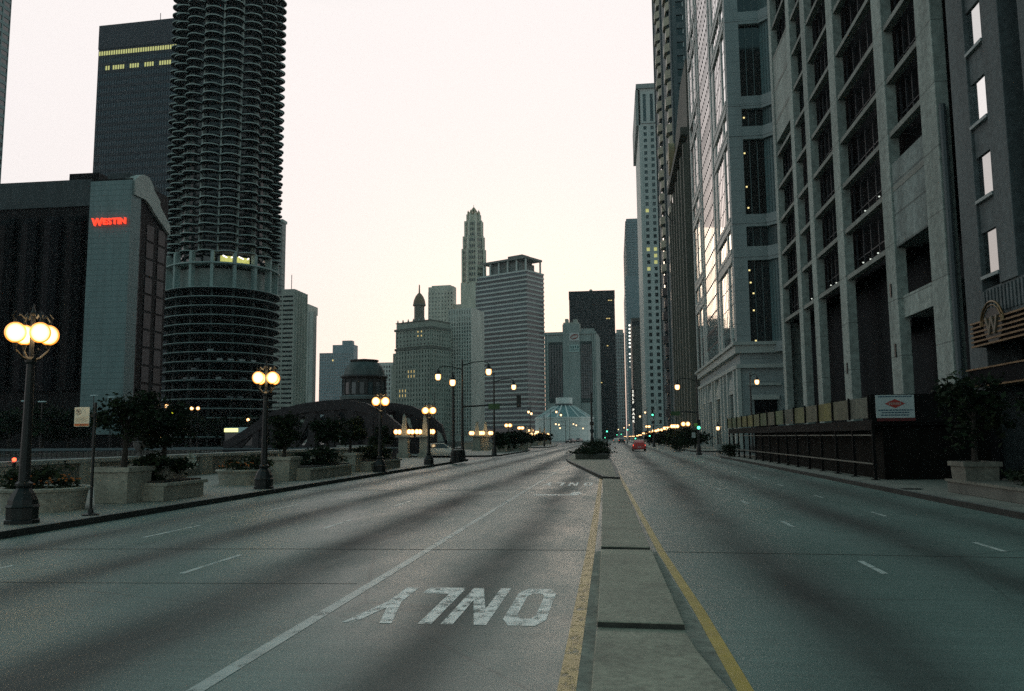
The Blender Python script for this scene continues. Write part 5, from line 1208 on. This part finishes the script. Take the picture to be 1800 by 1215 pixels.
# ------------------------------------------------------------------ bascule bridge, pylons and domed bridge house
t = empty('bridge', (-22, 91, 0), 0, 'dark maroon steel bridge with humped arched trusses over the river', 'bridge')
def arch(Yp, dx, name):
    pts = [(395,778),(430,757),(480,723),(530,710),(570,704.5),(610,702.5),(645,709),(680,727),(709,752)]
    W_ = [AY(px, py, 86.0)-Vector((-22,91,0)) for px, py in pts]
    xs = [p.x+dx for p in W_]; zs = [p.z for p in W_]; y = Yp-91
    mb = MB()
    def zat(x):
        for i in range(len(xs)-1):
            if xs[i] <= x <= xs[i+1]: return zs[i]+(zs[i+1]-zs[i])*(x-xs[i])/(xs[i+1]-xs[i])
        return zs[0]
    N = 40; X = [xs[0]+(xs[-1]-xs[0])*i/N for i in range(N+1)]
    for i in range(N):
        za, zb = zat(X[i]), zat(X[i+1]); ta, tb = min(1.05, za*0.45), min(1.05, zb*0.45)
        for y0, y1 in ((y-0.35, y+0.35),):
            mb.add([(X[i],y0,za-ta),(X[i+1],y0,zb-tb),(X[i+1],y0,zb),(X[i],y0,za),(X[i],y1,za-ta),(X[i+1],y1,zb-tb),(X[i+1],y1,zb),(X[i],y1,za)], [(0,1,2,3),(4,5,6,7),(0,1,5,4),(3,2,6,7)])
    mb.build('top_chord', BRIDGE, t)
    mb = MB().box(xs[0], xs[-1]+0.3, y-0.3, y+0.3, -0.9, 0.95); mb.build('bottom_chord', BRIDGE, t)
    nb_ = 8
    for i in range(nb_+1):
        x = xs[0]+1.5+(xs[-1]-xs[0]-3.0)*i/nb_; z = zat(x)
        MB().box(x-0.35, x+0.35, y-0.28, y+0.28, 0.9, z-0.3).build('post', BRIDGE, t)
        if i < nb_:
            x2 = xs[0]+1.5+(xs[-1]-xs[0]-3.0)*(i+1)/nb_; z2 = zat(x2)
            lo, hi = ((x,0.9),(x2,z2-0.7)) if i < nb_/2 else ((x2,0.9),(x,z-0.7))
            mb = MB(); mb.add([(lo[0]-0.28,y-0.2,lo[1]),(lo[0]+0.28,y-0.2,lo[1]),(hi[0]+0.28,y-0.2,hi[1]),(hi[0]-0.28,y-0.2,hi[1]),(lo[0]-0.28,y+0.2,lo[1]),(lo[0]+0.28,y+0.2,lo[1]),(hi[0]+0.28,y+0.2,hi[1]),(hi[0]-0.28,y+0.2,hi[1])], [(0,1,2,3),(4,5,6,7),(0,1,5,4),(1,2,6,5),(2,3,7,6),(3,0,4,7)])
            mb.build('diagonal', BRIDGE, t)
            # rounded gusset plates in the panel corners leave an oval opening
            xa, xb = x+0.35, x2-0.35; zb_ = min(z, z2)-0.75
            if zb_ > 2.2:
                g2 = MB(); cx_, cz_ = (xa+xb)/2, (0.9+zb_)/2; rx_, rz_ = (xb-xa)*0.40, (zb_-0.9)*0.40
                for (sx, sz) in ((1,1),(1,-1),(-1,1),(-1,-1)):
                    cor = (xa if sx < 0 else xb, 0.9 if sz < 0 else max(z, z2)-0.5)
                    arc_ = [(cx_+sx*rx_*math.cos(a), cz_+sz*rz_*math.sin(a)) for a in [PI/2*k/6 for k in range(7)]]
                    pl = [cor, (cor[0], cz_)]+arc_+[(cx_, cor[1])]
                    n_ = len(pl); g2.add([(px_,y-0.1,pz_) for px_, pz_ in pl]+[(px_,y+0.1,pz_) for px_, pz_ in pl], [tuple(range(n_)), tuple(range(2*n_-1,n_-1,-1))])
                g2.build('gusset', BRIDGE, t)
    return xs, zat
xs, zat = arch(86.0, 0.0, 'near'); arch(96.0, 2.6, 'far')
for i in range(6):
    x = xs[0]+4+i*(xs[-1]-xs[0]-8)/5; z = zat(x); MB().box(x-0.3, x+0.3, -4.6, 4.9, z-1.0, z-0.45).build('cross_beam', BRIDGE, t)
MB().box(-75, -0.2, -6.5, 6.5, -1.2, -0.02).build('deck', DARKM, t)
for y in (-6.4, 6.4):
    MB().box(-75, -0.2, y-0.05, y+0.05, 0.95, 1.08).build('handrail', mat('bridge_rail', (0.10,0.13,0.14), 0.6, 0.1, 1) if y < 0 else bpy.data.materials['bridge_rail'], t)
    m2 = MB()
    for i in range(120): m2.box(-75+i*0.62, -74.95+i*0.62, y-0.03, y+0.03, -0.02, 0.95)
    m2.build('railing_bars', BRIDGE, t)
def pylon(px, Y, label, H_=2.25, s=1.0):
    P = AY(px, 770, Y); t = empty('bridge_pylon', (P.x, P.y, 0.0), 0, label, 'pylon', 'lit pylons at the bridge ends')
    q = STONE
    MB().box(-0.6*s, 0.6*s, -0.6*s, 0.6*s, 0, 0.5).box(-0.46*s, 0.46*s, -0.46*s, 0.46*s, 0.501, H_-0.2).box(-0.75*s, 0.75*s, -0.75*s, 0.75*s, H_-0.199, H_).build('pedestal', q, t, bevel=0.03)
    MB().prism([(-.27*s,-.27*s),(.27*s,-.27*s),(.27*s,.27*s),(-.27*s,.27*s)], H_+0.001, H_+1.9, [(-.13*s,-.13*s),(.13*s,-.13*s),(.13*s,.13*s),(-.13*s,.13*s)]).prism([(-.13*s,-.13*s),(.13*s,-.13*s),(.13*s,.13*s),(-.13*s,.13*s)], H_+1.9, H_+2.15, [(-.02,-.02),(.02,-.02),(.02,.02),(-.02,.02)]).build('obelisk', q, t)
    for x, y in ((-0.66,-0.66),(0.66,-0.66),(0.66,0.66),(-0.66,0.66)):
        MB().tube([(x*s,y*s,H_),(x*s,y*s,H_+0.12)], 0.06, 6).build('bracket', IRON, t)
        o = MB().ball((0,0,0), 0.24*s, 0.24*s, 0.26*s, 14, 10).build('globe', GLOBE, t, smooth=True); o.location = (x*s, y*s, H_+0.36)
    return t
pylon(710.5, 80, 'lit stone pylon with an obelisk and globes at the near bridge corner'); pylon(747, 80.5, 'stone pylon half hidden behind the fourth globe lamp')
pylon(838.5, 116, 'small lit stone pylon, first of a pair past the bridge crossing', s=1.15); pylon(853.5, 119, 'small lit stone pylon, second of a pair past the bridge crossing', s=1.15)
for i, (px, Y) in enumerate(((927,185),(935,188),(949,205),(957,208))): pylon(px, Y, 'tiny lit stone pylon under the far globe lamps, %s of four' % ordn[i], s=1.3)
P = AY(640, 700, 108); k = (P-CAM).length/F; zf = lambda py: AY(640, py, 108).z
t = empty('bridge_house', (P.x, P.y, 0), 0, 'dark domed stone bridge house behind the arched bridge', 'bridge house'); bst = mat('bridge_house_stone', (0.05,0.045,0.043), 0.8, 0.3, 0.6)
rr_ = 36*k
MB().lathe([(rr_*1.0,-1),(rr_,zf(667))], n=16).build('wall', bst, t)
MB().lathe([(rr_*1.12,zf(703)),(rr_*1.15,zf(698)),(rr_*1.05,zf(696))], n=16).build('base_course', mat('bridge_house_course', (0.13,0.15,0.145), 0.8, 0.2, 1), t)
MB().lathe([(rr_*1.0,zf(668)),(rr_*1.13,zf(664)),(rr_*1.13,zf(662.5)),(rr_*1.0,zf(660))], n=16).build('cornice', bst, t)
MB().lathe([(rr_*0.98,zf(661)),(rr_*0.95,zf(654)),(rr_*0.86,zf(646)),(rr_*0.70,zf(639)),(rr_*0.62,zf(637))], n=24).build('dome', mat('dome_copper', (0.075,0.09,0.085), 0.6, 0.3, 0.8), t, smooth=True)
MB().lathe([(rr_*0.62,zf(637)),(rr_*0.68,zf(635.5)),(rr_*0.68,zf(633.5)),(rr_*0.4,zf(632.5)),(0.2,zf(631))], n=20).build('dome_cap', mat('dome_cap', (0.045,0.035,0.032), 0.7, 0.2, 1), t)
for i in range(16):
    a = PI/16+i*PI/8; c_, s_ = math.cos(a), math.sin(a)
    MB().fbox((c_*rr_*0.99, s_*rr_*0.99), (-s_, c_), (c_, s_), -0.3, 0.3, 0, 0.06, zf(694), zf(674)).build('window', glass('house_glass', (0.03,0.042,0.045), 0.2, 0.5) if i == 0 else bpy.data.materials['house_glass'], t)
    a = i*PI/8; c_, s_ = math.cos(a), math.sin(a); MB().fbox((c_*rr_*0.98, s_*rr_*0.98), (-s_, c_), (c_, s_), -0.16, 0.16, 0, 0.2, zf(696), zf(668)).build('pilaster', bst, t)

# ------------------------------------------------------------------ vehicles
def car(loc, rz, paint, label, name='car', tail=True, head=False, L_=4.4, W_=1.76, group=None):
    t = empty(name, loc, rz, label, 'car', group); h = W_/2
    def loft(sections, mb):
        # sections along y: list of (y, [(x,z)...]) closed outline
        n = len(sections[0][1]); vs = [(x,y,z) for y, o in sections for x, z in o]; fs = []
        for k in range(len(sections)-1):
            for i in range(n): fs.append((k*n+i, k*n+(i+1)%n, (k+1)*n+(i+1)%n, (k+1)*n+i))
        fs.append(tuple(range(n))); fs.append(tuple(range((len(sections)-1)*n, len(sections)*n)))
        return mb.add(vs, fs)
    def ol(w, z0, z1): return [(-w*.92,z0),(w*.92,z0),(w,z0+0.15),(w,z0+(z1-z0)*.6),(w*.93,z1),(-w*.93,z1),(-w,z0+(z1-z0)*.6),(-w,z0+0.15)]
    b = loft([(-2.2,ol(h*.88,.35,.82)),(-2.1,ol(h*.96,.28,.92)),(-1.2,ol(h,.22,.96)),(0.4,ol(h,.22,.93)),(1.5,ol(h*.98,.22,.84)),(2.05,ol(h*.92,.28,.72)),(2.2,ol(h*.82,.35,.62))], MB())
    b.build('body', paint, t, smooth=True)
    c = loft([(-1.75,[(-h*.8,.9),(h*.8,.9),(h*.7,1.1),(-h*.7,1.1)]),(-1.15,[(-h*.86,.9),(h*.86,.9),(h*.68,1.42),(-h*.68,1.42)]),(0.15,[(-h*.87,.9),(h*.87,.9),(h*.69,1.46),(-h*.69,1.46)]),(1.0,[(-h*.84,.86),(h*.84,.86),(h*.8,.92),(-h*.8,.92)])], MB()); c.build('cabin', paint, t, smooth=True)
    gl = glass('car_glass', (0.012,0.014,0.015), 0.08, 0.6) if 'car_glass' not in bpy.data.materials else bpy.data.materials['car_glass']
    MB().add([(-h*.72,-1.735,.99),(h*.72,-1.735,.99),(h*.62,-1.2,1.385),(-h*.62,-1.2,1.385)], [(0,1,2,3)]).build('rear_window', gl, t)
    MB().add([(-h*.78,0.93,.95),(h*.78,0.93,.95),(h*.62,0.24,1.42),(-h*.62,0.24,1.42)], [(0,1,2,3)]).build('windscreen', gl, t)
    for s in (-1, 1): MB().add([(s*h*.863,-1.2,.97),(s*h*.868,0.75,.95),(s*h*.73,0.15,1.39),(s*h*.725,-1.0,1.38)], [(0,1,2,3)]).build('side_window', gl, t)
    tyre = mat('tyre_rubber', (0.015,0.015,0.015), 0.8, 0.2, 3) if 'tyre_rubber' not in bpy.data.materials else bpy.data.materials['tyre_rubber']
    for x in (-h+0.08, h-0.08):
        for y in (-1.35, 1.35):
            w = MB().lathe([(0.2,-0.1),(0.31,-0.1),(0.32,0),(0.31,0.1),(0.2,0.1)], n=16).build('wheel', tyre, t); w.location = (x, y, 0.32); w.rotation_euler = (0, PI/2, 0)
            r = MB().lathe([(0.19,-0.105),(0.2,0.105)], n=12).build('rim', DARKM, w)
    for s in (-1, 1):
        MB().box(s*h*.72-0.16, s*h*.72+0.16, -2.16, -2.02, 0.66, 0.84).build('tail_light', REDL if tail else mat('lens_red', (0.2,0.01,0.01), 0.3, 0.1, 1), t)
        MB().box(s*h*.66-0.15, s*h*.66+0.15, 2.08, 2.19, 0.5, 0.64).build('headlight', WLIT if head else wsign, t)
    MB().box(-0.25, 0.25, -2.215, -2.18, 0.5, 0.62).build('number_plate', wsign, t)
    return t
red = mat('red_car_paint', (0.55,0.035,0.03), 0.3, 0.05, 1, spec=0.6); whitep = mat('white_car_paint', (0.62,0.62,0.58), 0.3, 0.05, 1, spec=0.6); darkp = mat('dark_car_paint', (0.03,0.032,0.035), 0.3, 0.05, 1)
g_ = G(1124, 793.5); red_car = car((g_.x, g_.y+2.2, 0), 0, red, 'red car with lit tail lights driving away down the street')
g_ = AY(776, 800, 84); car((g_.x, 84.2, 0), rad(-78), whitep, 'white car parked in the bridge street behind the fourth globe lamp', tail=False)
for i, (px, Y, p_, lb, rz, hd) in enumerate(((1083,260,whitep,'distant pale car under the green signals beside the median',0,False),(1093,235,darkp,'distant dark car ahead of the red car',0,False),(1017,300,darkp,'distant dark car with lit headlights on the bend beyond the median',PI-0.35,True),(1003,265,darkp,'distant dark car with lit headlights beside the far kerb of the bend',PI-0.35,True))):
    g_ = AY(px, 780, Y); car((g_.x, Y, 0), rz, p_, lb, tail=True, head=hd)
a, c = AY(404, 752, 91), AY(507, 752, 91)
t = empty('bus', ((a.x+c.x)/2, 91, 0), 0, 'white bus with a yellow lit destination sign crossing the bridge', 'bus'); hl = (c.x-a.x)/2
ztop = a.z
MB().box(-hl, hl, -1.25, 1.25, 0.35, 1.3).build('body', darkp, t, bevel=0.08); MB().box(-hl+0.02, hl-0.02, -1.23, 1.23, 1.3, ztop-0.62).build('window_band', GL2, t)
MB().box(-hl, hl, -1.26, 1.26, ztop-0.61, ztop).build('roof', mat('bus_roof', (0.50,0.62,0.62), 0.5, 0.1, 1), t, bevel=0.06)
MB().box(-hl-0.03, -hl+1.6, -1.32, -1.27, ztop-0.5, ztop-0.1).box(-hl-0.06, -hl-0.02, -1.0, 1.0, ztop-0.55, ztop-0.1).build('destination_sign', emit('bus_sign', (0.95,0.85,0.35), 1.2), t)
for x in (-hl+1.8, hl-1.8):
    for y in (-1.15, 1.15):
        w = MB().lathe([(0.3,-0.14),(0.48,-0.14),(0.5,0),(0.48,0.14),(0.3,0.14)], n=16).build('wheel', bpy.data.materials['tyre_rubber'], t); w.location = (x, y, 0.5); w.rotation_euler = (PI/2, 0, 0)
# cars nosed up to the parking decks of the round tower
cp = [mat('deck_car_pale', (0.42,0.45,0.45), 0.35, 0.1, 1), mat('deck_car_grey', (0.16,0.18,0.19), 0.35, 0.1, 1)]
proto = None
for i, (px, py) in enumerate(((369,621.5),(346,638),(386,638),(406,638),(426,637.5),(446,638),(325,667.5),(338,667.5),(384,666),(430,666.5),(448,668),(340,651),(405,692),(423,703),(470,704))):
    # meet the view line with the deck edge
    d = ray(px, py); A = d.x**2+d.y**2; Bq = -(d.x*TC.x+d.y*TC.y); Cq = TC.x**2+TC.y**2-16.2**2
    tt = (-Bq-math.sqrt(max(0, Bq*Bq-A*Cq)))/A; P = CAM+d*tt; k = max(1, round((zt-P.z+0.8)/2.78)); z = zt-k*2.78+0.02
    rz = math.atan2(P.y-TC.y, P.x-TC.x)-PI/2
    o = MB()
    o.prism([(-.85,-4.2),(.85,-4.2),(.85,-.1),(.6,0),(-.6,0),(-.85,-.1)], 0.25, 0.8).prism([(-.8,-3.6),(.8,-3.6),(.8,-1.2),(-.8,-1.2)], 0.8, 1.35, [(-.6,-3.2),(.6,-3.2),(.6,-1.9),(-.6,-1.9)])
    o = o.build('parked_car', cp[0 if i in (0,2,3,4,5,8) else 1], None, bevel=0.06); o.location = (P.x, P.y, z); o.rotation_euler = (0, 0, rz)
    lb_ = ['lone pale car parked on the highest occupied deck of the round tower','grey car at the hotel end of the five-car row on the round tower','pale second car from the hotel end of the five-car row on the round tower','pale middle car of the five-car row on the round tower','pale fourth car from the hotel end of the five-car row on the round tower','pale car at the bridge end of the five-car row on the round tower',
      'grey car at the hotel end of the lower five-car row on the round tower','grey second car from the hotel end of the lower five-car row on the round tower','pale middle car of the lower five-car row on the round tower','grey fourth car from the hotel end of the lower five-car row on the round tower','grey car at the bridge end of the lower five-car row on the round tower',
      'lone grey car on the deck between the two five-car rows of the round tower','lone grey car above the last pair on the lowest decks of the round tower','grey car at the hotel end of the lowest pair on the round tower','grey car at the bridge end of the lowest pair on the round tower'][i]
    tag(o, lb_, 'car', 'cars on the tower parking decks')

# ------------------------------------------------------------------ building side sidewalk
t = empty('sidewalk_shed', (10.4, 35.3, 0.15), 0, 'long sidewalk shed with weathered plywood panels on dark steel legs', 'sidewalk shed')
ply = [mat('plywood_%d' % i, c_, 0.7, 0.3, 0.9, fine=3) for i, c_ in enumerate(((0.11,0.11,0.05),(0.14,0.125,0.042),(0.09,0.11,0.055),(0.10,0.095,0.062),(0.085,0.09,0.068)))]
steel = mat('shed_steel', (0.009,0.0085,0.008), 0.7, 0.3, 1, spec=0.08)
nP = 15; stp = 43.0/nP
for i in range(nP+1):
    y = i*stp
    MB().box(-0.06, 0.06, y-0.06, y+0.06, 0.03, 2.18).box(-0.14, 0.14, y-0.14, y+0.14, 0, 0.03).build('leg', steel, t)
    MB().box(-0.16, -0.08, y-0.05, y+0.05, 2.45, 3.42).build('batten', steel, t)
    if i < nP: MB().box(-0.08, -0.04, y+0.05, y+stp-0.05, 2.5, 3.36).build('panel', ply[[4,3,1,3,0,4,2,3,2,0,1,1,0,2,0][i]], t)
MB().box(-0.05, 4.6, -0.02, 43.1, 2.19, 2.42).build('deck', steel, t)
MB().box(-0.07, 0.07, -0.05, 43.1, 2.0, 2.186).build('header_beam', steel, t)
MB().box(-0.03, 0.03, 0.06, 43, 1.78, 1.83).build('brace_rail', mat('rail_worn', (0.13,0.12,0.10), 0.6, 0.3, 1), t)
MB().box(-0.09, -0.05, 0.0, 43, 0.62, 0.68).build('guard_rail', bpy.data.materials['rail_worn'], t)
MB().box(4.55, 4.7, -0.5, 43, 0, 2.18).build('hoarding', BLK, t)
MB().box(0.45, 0.52, 0.3, 31, 0, 2.185).box(0.45, 4.55, 0.25, 0.3, 0, 2.185).build('screen', mat('shed_screen', (0.009,0.008,0.0065), 0.9, 0.4, 1.5, spec=0.08), t)
MB().box(-0.06, 4.6, -0.10, -0.04, 2.3, 3.45).build('end_panel', steel, t)
a, c = AY(1540, 735, 35.3-0.12), AY(1605, 694, 35.3-0.12)
sg = MB().box(a.x-10.4, c.x-10.4, -0.19, -0.14, a.z-0.15, c.z-0.15).build('sign_board', mat('builder_sign_white', (0.50,0.55,0.54), 0.55, 0.08, 2), t)
x0_, x1_, z0_, z1_ = a.x-10.4, c.x-10.4, a.z-0.15, c.z-0.15; ww, hh = x1_-x0_, z1_-z0_; mx_, mz_ = (x0_+x1_)/2, z0_+hh*0.62
sred = mat('builder_sign_red', (0.40,0.045,0.035), 0.55, 0.1, 2); sblue = mat('builder_sign_ink', (0.05,0.10,0.14), 0.6, 0.1, 1)
MB().add([(mx_-ww*.27,-0.193,mz_),(mx_,-0.193,mz_-hh*.2),(mx_+ww*.27,-0.193,mz_),(mx_,-0.193,mz_+hh*.2)], [(0,1,2,3)]).build('diamond', sred, sg)
mb = MB()
for i in range(6): mb.box(mx_-ww*.16+i*ww*.056, mx_-ww*.16+i*ww*.056+ww*.036, -0.197, -0.195, mz_-hh*.05, mz_+hh*.05)
mb.build('diamond_lettering', mat('builder_sign_pale', (0.42,0.3,0.26), 0.6, 0.1, 1), sg)
mb = MB(); r_ = random.Random(3)
for row, (za_, f0, f1) in enumerate(((0.93,0.06,0.94),(0.335,0.05,0.97),(0.23,0.14,0.86),(0.12,0.12,0.85))):
    x = x0_+ww*f0
    while x < x0_+ww*f1:
        l_ = ww*r_.uniform(.03,.09); mb.box(x, min(x+l_, x0_+ww*f1), -0.193, -0.191, z0_+hh*(za_-0.028), z0_+hh*(za_+0.028)); x += l_+ww*0.012
mb.build('small_print', sblue, sg)
MB().box(x0_+0.03, x1_+0.02, -0.185, -0.14, z0_-0.13, z0_-0.002).build('red_strip', mat('builder_strip', (0.12,0.02,0.02), 0.6, 0.3, 3), sg)
# right-hand planter with a shrub tree, low ledge
mat('shaded_planter', (0.15,0.14,0.115), 0.8, 0.35, 1.2, fine=8)  # planter stone coloured darker for the dim corner it stands in
P = G(1686, 878, .15)
box_planter((11.0, 27.35, 0.15), 1.0, 1.1, 0.98, 'square stone planter at the kerb below the dark stone front', 'square planters', bpy.data.materials['shaded_planter'])
t = empty('low_planter', (11.55, 22.5, 0.15), 0, 'low stone ledge running along the kerb below the brass marquee', 'planter', 'low planters')
MB().box(-1.1, 0.5, -6, 5.6, 0, 0.34).build('body', mat('dark_ledge_stone', (0.12,0.115,0.10), 0.8, 0.3, 1), t, bevel=0.02); MB().box(-1.15, 0.55, -6, 5.65, 0.341, 0.42).build('ledge', bpy.data.materials['shaded_planter'], t)
small_tree((11.05, 27.4, 1.05), 2.7, 1.15, 1.1, 'dark leafy tree in the kerb planter before the dark stone front', 'planter trees', 91, 1500, 0.12)
small_tree((12.4, 24.5, 0.5), 2.6, 1.2, 0.9, 'dark tree behind the ledge under the brass marquee', 'planter trees', 92, 1500, 0.12)
hedge((11.6, 22.5, 0.55), 1.2, 7.5, 0.55, 'low dark shrubs along the ledge below the brass marquee', 'low planter shrubs', 93, 1800)
P = G(1603, 860, .15); t = empty('utility_cover', (P.x, P.y, 0.152), 0, 'dark oval utility cover set in the building side sidewalk', 'utility cover')
MB().lathe([(0.34,0),(0.34,0.012),(0.28,0.016)], n=20).build('lid', IRON, t)
P = G(1272, 797, .15); t = empty('barrier', (P.x, P.y, 0.15), 0, 'small pale barrier board standing by the shed corner', 'barrier')
MB().box(-0.7, 0.7, -0.04, 0.04, 0.3, 0.95).build('board', mat('barrier_pale', (0.30,0.31,0.29), 0.6, 0.3, 3), t); MB().box(-0.5, -0.4, -0.3, 0.3, 0, 0.3).box(0.4, 0.5, -0.3, 0.3, 0, 0.3).build('feet', IRON, t)
hedge((G(1285, 803, .15).x, G(1285, 803, .15).y, 0.12), 1.5, 1.5, 1.0, 'dark round shrub at the far end of the sidewalk shed', 'kerb shrubs', 95, 900)
hedge((G(1237, 802, .15).x, 101.5+4, 0.12), 2.2, 1.6, 1.5, 'dark round shrub at the foot of the signal mast', 'kerb shrubs', 96, 1100)
for i, (px, Y, h) in enumerate(((1222,122,2.9),(1207,136,2.9),(1195,150,2.8),(1182,164,2.9),(1171,180,2.8),(1162,200,2.8),(1151,225,2.9),(1142,255,2.9))):
    P = AY(px, 790, Y); small_tree((P.x, Y, 0.1), h, 2.1, 1.4, 'small dark kerb tree past the side street, %s in the row' % ordn[i], 'kerb trees past the side street', 110+i, 800, 0.3, 0.09)
for i, (px, Y, h) in enumerate(((878,103,2.3),(890,108,2.3),(903,114,2.4),(916,119,2.4),(925,160,2.6),(938,172,2.6),(951,186,2.7),(962,205,2.7))):
    P = AY(px, 790, Y); small_tree((P.x, Y, 0.1), h, 1.5, 1.0, 'small dark tree on the bend past the bridge, %s in the row' % ordn[i], 'trees on the bend', 130+i, 800, 0.26, 0.08)
    box_planter((P.x, Y, 0.15), 1.8, 2.0, 0.9, 'grey stone box planter on the bend past the bridge, %s in the row' % ordn[i], 'box planters on the bend')
t = empty('stone_parapet', (-19, 128.5, 0), 0, 'pale stone parapet at the foot of the blocks past the bridge', 'wall'); MB().box(-5, 5.5, -0.3, 0.3, 0, 1.2).build('wall', STONE, t); MB().box(-5.1, 5.6, -0.4, 0.4, 1.201, 1.35).build('coping', coping, t)
# median planting
def bed(pts_c, sx, sy, sz, label, seed, n):
    hedge((pts_c[0], pts_c[1], pts_c[2]), sx, sy, sz, label, 'median shrubs', seed, n)
t = empty('median_planter', (-1.95, 77.5, 0.15), 0, 'raised stone planter bed on the median island', 'planter')
MB().box(-1.35, 1.3, -9.5, 26, 0, 0.42).build('body', mat('planter_dark_stone', (0.075,0.073,0.06), 0.8, 0.3, 1), t, bevel=0.05)
hedge((-2.0, 70.5, 0.45), 3.2, 5.0, 0.55, 'low dark hedge at the near end of the median planter', 'median shrubs', 141, 1600)
hedge((-2.0, 79, 0.45), 2.3, 6, 0.95, 'taller dark shrubs around the thick median post', 'median shrubs', 142, 1600)
hedge((-2.3, 90, 0.5), 2.6, 10, 1.0, 'low dark shrubs at the far end of the median planter', 'median shrubs', 143, 1200)
P = AY(1054, 780, 150); hedge((P.x, 150, 0.0), 3.2, 14, 1.4, 'dark shrubs on the next median island down the street', 'median shrubs', 144, 900)
# trees along the far quay hide the feet of the blocks across the river
for i, (px, Y, h, rx) in enumerate(((15,118,7,5),(75,122,8,5),(120,126,7,4.5),(250,142,8,5),(285,150,7,4.5),(335,165,8,5),(390,180,8,5),(450,205,8,5),(500,225,8,5.5),(545,250,8,6))):
    P = AX(px, 770, -99.5); small_tree((-99.5, P.y, 0.0), h, rx, 2.6, 'dark quay tree across the river, %s along the row' % ['first','second','third','fourth','fifth','sixth','seventh','eighth','ninth','tenth'][i], 'quay trees across the river', 160+i, 1300, 0.5, 0.2)
# flag on the brown block
P = AX(1152, 710, 14.6); t = empty('flag', (14.6, P.y, 0), 0, 'pale striped flag hanging limp from a pole below the brown block', 'flag')
MB().tube([(0.9,0,P.z-3.2),(0,0,P.z+3.0)], 0.06, 6).build('pole', IRON, t)
mb = MB(); n_ = 10
for i in range(n_): mb.add([(0.05*math.sin(i*1.3),-0.9+1.8*j/4+0.1*math.sin(i+j),P.z+2.8-i*0.55) for j in range(5)]+[(0.05*math.sin((i+1)*1.3),-0.9+1.8*j/4+0.1*math.sin(i+1+j),P.z+2.8-(i+1)*0.55) for j in range(5)], [(j,j+1,6+j,5+j) for j in range(4)])
mb.build('cloth', mat('flag_cloth', (0.42,0.36,0.36), 0.8, 0.3, 0.9), t)
scene.render.film_transparent = False
try:
    scene.cycles.max_bounces = 6; scene.cycles.diffuse_bounces = 3; scene.cycles.glossy_bounces = 3; scene.cycles.transparent_max_bounces = 6; scene.cycles.volume_bounces = 1
    scene.cycles.use_denoising = False; scene.cycles.sample_clamp_direct = 1.35; scene.cycles.sample_clamp_indirect = 0.6; scene.cycles.use_light_tree = True
except Exception: pass
